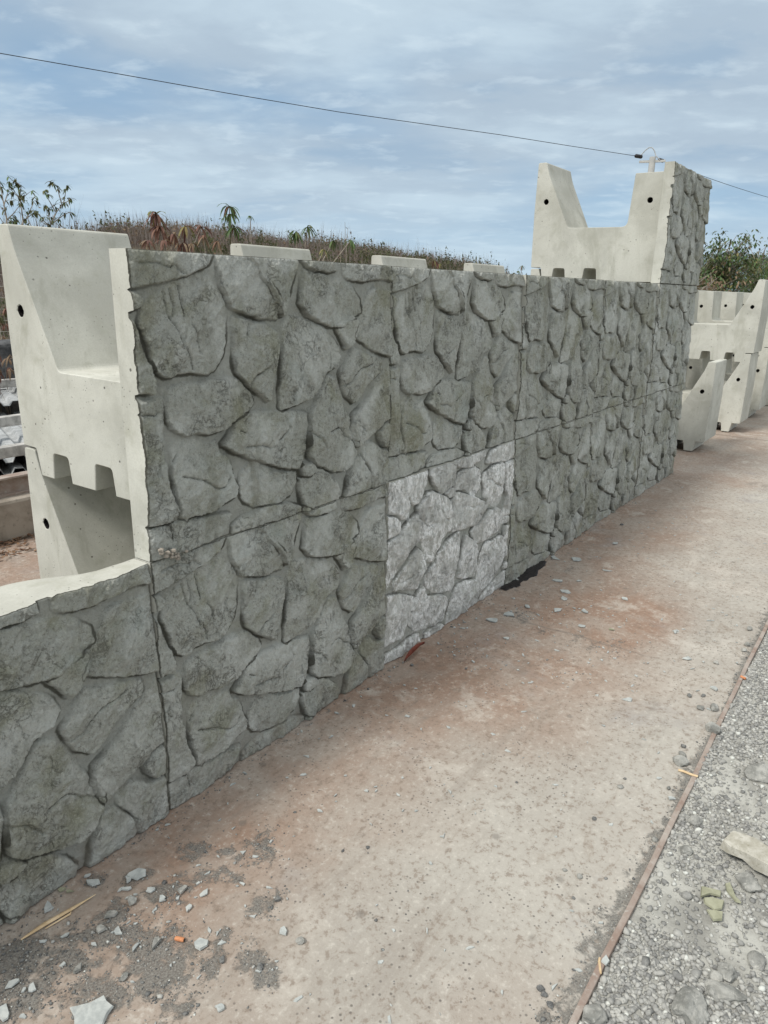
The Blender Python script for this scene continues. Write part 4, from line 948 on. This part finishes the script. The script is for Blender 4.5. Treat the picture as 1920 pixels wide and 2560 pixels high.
whorl([(620, 545), (700, 540)], 5.4, [(9, .2), (8, .2)], 'yellow green drooping plant low behind the second block tail', LEAFY, LEAFG)
whorl([(938, 563), (950, 570)], 6.6, [(12, .2), (10, .2)], 'small brown and yellow plant just right of the third block tail', LEAFR, LEAFY)
whorl([(355, 520), (375, 505), (395, 525), (320, 520)], 5.2, [(12, .24), (13, .24), (12, .24), (10, .2)], 'dense dead brown plant lowest behind the first block', LEAFR, SCR2)
whorl([(440, 510), (470, 520), (415, 525)], 5.6, [(9, .2), (9, .2), (10, .2)], 'dead tan plant beneath the tallest drooping plant', SCR2, LEAFR)
whorl([(1128, 574), (1120, 585)], 7.5, [(10, .18), (8, .16)], 'small green tuft just left of the raised block', LEAFG, SCR2)

def small_clumps(n, x0, x1, y0, y1, name, label, cat, mats, kind='stuff', hh=(.5, 1.6)):
    l = MB()
    for i in range(n):
        X = rnd.uniform(x0, x1); Y = rnd.uniform(y0, y1); z = float(hillz(np.array([X]), np.array([Y]))[0]) if Y > 9 else -.06
        top = z+rnd.uniform(*hh); b = Vector((X, Y, z)); t = Vector((X+rnd.gauss(0, .2), Y, top)); l.tube([b, b.lerp(t, .5)+Vector((rnd.gauss(0, .06), 0, 0)), t], [.009, .006, .003], 3, 3)
        for j in range(rnd.randint(2, 4)):
            p = b.lerp(t, rnd.uniform(.55, 1))+Vector((rnd.gauss(0, .10), rnd.gauss(0, .10), 0)); mi = rnd.choice([0, 0, 1, 2])
            for k in range(7):
                a = rnd.uniform(0, 6.28); ln = rnd.uniform(.07, .16); leafstrip(l, p, (math.cos(a), math.sin(a), rnd.uniform(-.4, .6)), ln, ln*.09, rnd.uniform(1, 3), mi, 3)
    tag(l.build(name, mats), label, cat, kind=kind)
small_clumps(330, 3.5, 16, 5.2, 9.5, 'undergrowth', 'tangled brown and olive undergrowth behind the wall', 'undergrowth', [LEAFR, SCR1, SCR2, BARK], hh=(.9, 1.8))
def shrub(name, root, tips, label, cat, leafmat, leaf=(60, .05, .3), thick=.02, group=None, y=None, pin=False):
    """branching bare shrub; tips are world points; leaves sit near the tips"""
    root = Vector(root); o = empty(name, root, label, cat, group); s = MB(); l = MB()
    for t in tips:
        t = Vector(t); mid = root.lerp(t, rnd.uniform(.35, .5)); mid.z += .12*(t-root).length
        P = [Vector((0, 0, 0)), (mid-root)*.5, mid-root, (mid.lerp(t, .55)-root)+Vector((rnd.uniform(-.06, .06), 0, .03)), t-root]
        s.tube(P, [thick, thick*.75, thick*.55, thick*.35, thick*.15], 5)
        for k in range(leaf[0]):
            u = rnd.random(); q = P[2].lerp(P[4], u) if u < 1 else P[4]
            off = Vector((rnd.gauss(0, 1), rnd.gauss(0, 1), rnd.gauss(0, .7)))*leaf[2]*.35
            c = q+off
            if rnd.random() < .25: s.tube([q, c], thick*.12, 3)
            a = rnd.uniform(0, 6.28); leafstrip(l, c, (math.cos(a), math.sin(a), rnd.uniform(-.6, .4)), leaf[1]*rnd.uniform(.6, 1.3), leaf[1]*.16, rnd.uniform(.4, 1.8), 0 if rnd.random() < .85 else 1, 3)
    s.build('branches', BARK, o); l.build('leaves', leafmat, o); return o
# sparse saplings at the left edge
def sap(lines, y, label):
    r = at(*lines[0][0], y); r.z = -.06; o = empty('bare_sapling', r, label, 'sapling', 'sparse saplings against the sky'); b = MB(); l = MB()
    first = at(*lines[0][0], y); b.tube([Vector((0, 0, 0)), (first-r)*.5+Vector((.04, 0, 0)), first-r], [.022, .018, .013], 6)
    for i, ln in enumerate(lines):
        yy = y+(rnd.uniform(-.12, .12) if i else 0); P = [at(a, c, y+(yy-y)*k/len(ln))-r for k, (a, c) in enumerate(ln)]
        r0 = .011 if i == 0 else .007; b.tube(P, [max(.0025, r0*(1-.8*k/(len(P)-1))) for k in range(len(P))], 5)
        for k in range(1, len(P)):
            for t in ([1.0, .5] if k == len(P)-1 else [.6]):
                c = P[k-1].lerp(P[k], t); base = rnd.uniform(0, 6.28)
                if rnd.random() < .2 and k < len(P)-1: continue
                tw = c+Vector((rnd.uniform(-.07, .07), rnd.uniform(-.05, .05), rnd.uniform(-.01, .05))); b.tube([c, tw], .002, 3)
                for q in range(rnd.randint(4, 8)):
                    leafstrip(l, c.lerp(tw, rnd.random()), (math.cos(base+rnd.gauss(0, .9)), math.sin(base+rnd.gauss(0, .9)), rnd.uniform(-.5, .4)), rnd.uniform(.05, .10), .010, rnd.uniform(.5, 2), rnd.choice([0, 0, 1]), 3)
    b.build('branches', BARK, o); l.build('leaves', [SCR1, LEAFG], o)
sap([[(17, 505), (14, 470), (8, 440), (3, 412), (0, 395)], [(16, 474), (30, 460), (40, 447), (44, 436)], [(8, 445), (14, 425), (20, 408), (23, 398)], [(17, 495), (5, 478), (-4, 465)], [(17, 495), (30, 485), (36, 470)]], 6.5, 'sparse thin sapling at the left edge of the view')
sap([[(46, 505), (50, 478), (47, 455), (43, 425), (46, 400)], [(49, 480), (62, 468), (72, 461), (84, 457)], [(58, 472), (66, 452), (72, 440), (70, 430)], [(43, 430), (53, 424), (64, 415)], [(43, 428), (33, 420), (27, 413)], [(46, 404), (38, 396), (28, 392)]], 6.6, 'sparse sapling with a straight stem beside the one at the left edge')
sap([[(106, 505), (110, 483), (122, 458), (130, 447), (137, 440)], [(137, 440), (141, 420), (143.5, 401)], [(134, 443), (128, 422), (124, 405), (116, 396), (104, 392)], [(120, 458), (110, 440), (100, 423), (95, 412)], [(137, 440), (146, 435), (151, 430)], [(110, 483), (104, 462), (97, 445)], [(108, 490), (95, 478), (85, 463), (79, 460)], [(110, 485), (135, 466), (150, 458), (158, 460)]], 6.5, 'sparse forking sapling above the first block tail')
shrub('bare_shrub', Vector((at(745, 560, 7.5).x, 7.5, -.06)), [at(a, b, 7.5) for a, b in ((738, 500), (752, 490), (745, 480), (700, 520), (790, 560), (683, 505))], 'leafless branching shrub above the green drooping plant', 'shrub', [SCR2, SCR1], (3, .06, .1), .018)
shrub('leafy_shrub', Vector((at(1060, 600, 9).x, 9, -.06)), [at(a, b, 9) for a, b in ((1020, 560), (1035, 552), (1055, 550), (1045, 575), (1075, 575), (990, 575), (1010, 580), (965, 580))], 'low grey green shrub above the fourth block tail', 'shrub', [SCR1, LEAFG], (16, .10, .22), .015)

def tree(root, h, tips, nleaf, label, mats, leaf=.14):
    root = Vector(root); o = empty('tree', root, label, 'tree', 'green trees beyond the stored blocks'); s = MB(); l = MB()
    fork = Vector((0, 0, h*.28)); s.tube([Vector((0, 0, 0)), fork*.5+Vector((.04, 0, 0)), fork], [.09, .075, .06], 8)
    for t in tips:
        t = Vector(t)-root; mid = fork.lerp(t, .5)+Vector((rnd.uniform(-.2, .2), rnd.uniform(-.2, .2), .1))
        s.tube([fork, fork.lerp(mid, .5), mid, mid.lerp(t, .6), t], [.045, .036, .026, .016, .006], 5)
        for j in range(7):
            c = mid.lerp(t, rnd.random()**.7)+Vector((rnd.gauss(0, .28), rnd.gauss(0, .28), rnd.gauss(0, .20))); s.tube([mid.lerp(t, rnd.random()), c], [.010, .004], 3)
            mi = rnd.random()
            for k in range(nleaf):
                p = c+Vector((rnd.gauss(0, .14), rnd.gauss(0, .14), rnd.gauss(0, .12))); a = rnd.uniform(0, 6.28)
                leafstrip(l, p, (math.cos(a), math.sin(a), rnd.uniform(-.5, .4)), leaf*rnd.uniform(.6, 1.2), leaf*.17, rnd.uniform(.5, 1.8), 0 if mi < .62 else (1 if mi < .9 else 2), 3)
    s.build('trunk', BARK, o); l.build('crown', mats, o); return o
def tp(a, b, x): return Vector(hit(a*S_, b*S_, 0, x+rnd.uniform(-.8, .8)))
tree((22, 3.7, -.06), 3.2, [tp(a, b, 22) for a, b in ((1533, 560), (1560, 580), (1600, 570), (1612, 590), (1625, 610), (1570, 600), (1540, 545), (1550, 565), (1575, 540), (1560, 530), (1592, 508), (1600, 516), (1615, 505), (1622, 528), (1605, 548), (1530, 570), (1545, 595), (1525, 610), (1585, 580), (1620, 565), (1580, 610), (1568, 560), (1596, 535))], 22,
     'tall green tree above the stored blocks with lighter leaves', [LEAFG, SCR1, LEAFY])
tree((24, 2.3, -.06), 3.0, [tp(a, b, 24) for a, b in ((1640, 540), (1655, 530), (1665, 560), (1635, 570), (1650, 590), (1690, 540), (1640, 600), (1670, 610), (1700, 580), (1620, 595))], 24,
     'darker green tree at the right edge of the view', [LEAFG, SCR1, SCR1])
tree((20, 4.0, -.06), 2.2, [tp(a, b, 20) for a, b in ((1535, 590), (1542, 605), (1538, 620), (1550, 600), (1548, 618))], 16,
     'small red leaved tree between the raised block and the green tree', [SCR2, LEAFG, LEAFR], .13)
shrub('bare_shrub', Vector((26, 4.2, -.06)), [Vector(hit(a*S_, b*S_, 0, 26)) for a, b in ((1570, 600), (1600, 590), (1630, 600), (1555, 615), (1590, 622), (1650, 610), (1615, 625))], 'grey leafless shrub beneath the green trees', 'shrub', [SCR1, SCR2], (22, .14, .5), .03)

# ------------------------------------------------------------------ utility pole and wires
px_, py_, pz_ = 20.0, 4.43, 5.05
po = empty('utility_pole', (px_, py_, -.06), 'grey utility pole rising behind the raised block', 'pole')
m = MB(); m.tube([(0, 0, 0), (0, 0, pz_)], [.14, .075], 14); m.build('shaft', POLE, po)
m = MB(); m.box((0, 0, pz_-.10), (.06, .62, .05), .25); m.build('crossarm', POLE, po)
def wire(name, a, b, label, sag, r=.007):
    a = Vector(a); b = Vector(b); m = MB(); n = 40
    m.tube([a.lerp(b, i/n)-Vector((0, 0, sag*4*(i/n)*(1-i/n)))-a for i in range(n+1)], r, 5); o = m.build(name, CABLE); o.location = a; return tag(o, label, 'cable')
def wp(xd, yd, t): r = ray(xd*S_, yd*S_); r = r/r[0]; return Vector(CAM+r*t)
A_ = wp(1381, 338, 19.7); B_ = wp(0, 115, 7.0); hd_ = Vector((B_.x-A_.x, B_.y-A_.y, 0)).normalized(); nrm = Vector((-hd_.y, hd_.x, 0))
def onplane(a, b):
    r = Vector(ray(a*S_, b*S_)); c = Vector(CAM); return c+r*((A_-c).dot(nrm)/r.dot(nrm))
wpts = [A_]+[onplane(a, b) for a, b in ((1230, 315), (1080, 291), (900, 265.5), (730, 241.5), (490, 201), (250, 158.5), (0, 115))]
for k_ in range(3): wpts.append(wpts[-1]+(wpts[-1]-wpts[-2])*1.0+Vector((0, 0, .06*k_)))
m = MB(); m.tube([p-A_ for p in wpts], .0065, 5); o = m.build('power_cable', CABLE); o.location = A_; tag(o, 'long black cable crossing the sky to the left of the pole', 'cable')
C_ = wp(1427, 346, 20.3); D_ = wp(1659, 417, 27.6)
wire('power_cable', C_, C_+(D_-C_)*1.9, 'black cable running right from the pole behind the raised block', .12)
for q, e, lb in ((A_, B_, 'black cable clamp left of the pole top'), (C_, D_, 'black cable clamp right of the pole top')):
    d = (e-q).normalized(); m = MB(); m.tube([d*-.10, d*-.07, d*.12, d*.16], [.02, .045, .045, .015], 8); o = m.build('cable_clamp', CABLE); o.location = q; tag(o, lb, 'clamp', 'cable clamps')
pts = [wp(a, b, 20) for a, b in ((1381, 338), (1387, 333), (1394, 325), (1402, 319), (1409, 319), (1414, 326), (1417, 337), (1425, 345))]
m = MB(); m.tube([p-pts[0] for p in pts], .013, 5); o = m.build('jumper_wire', STEEL); o.location = pts[0]; tag(o, 'looped grey jumper wire over the pole top', 'wire')
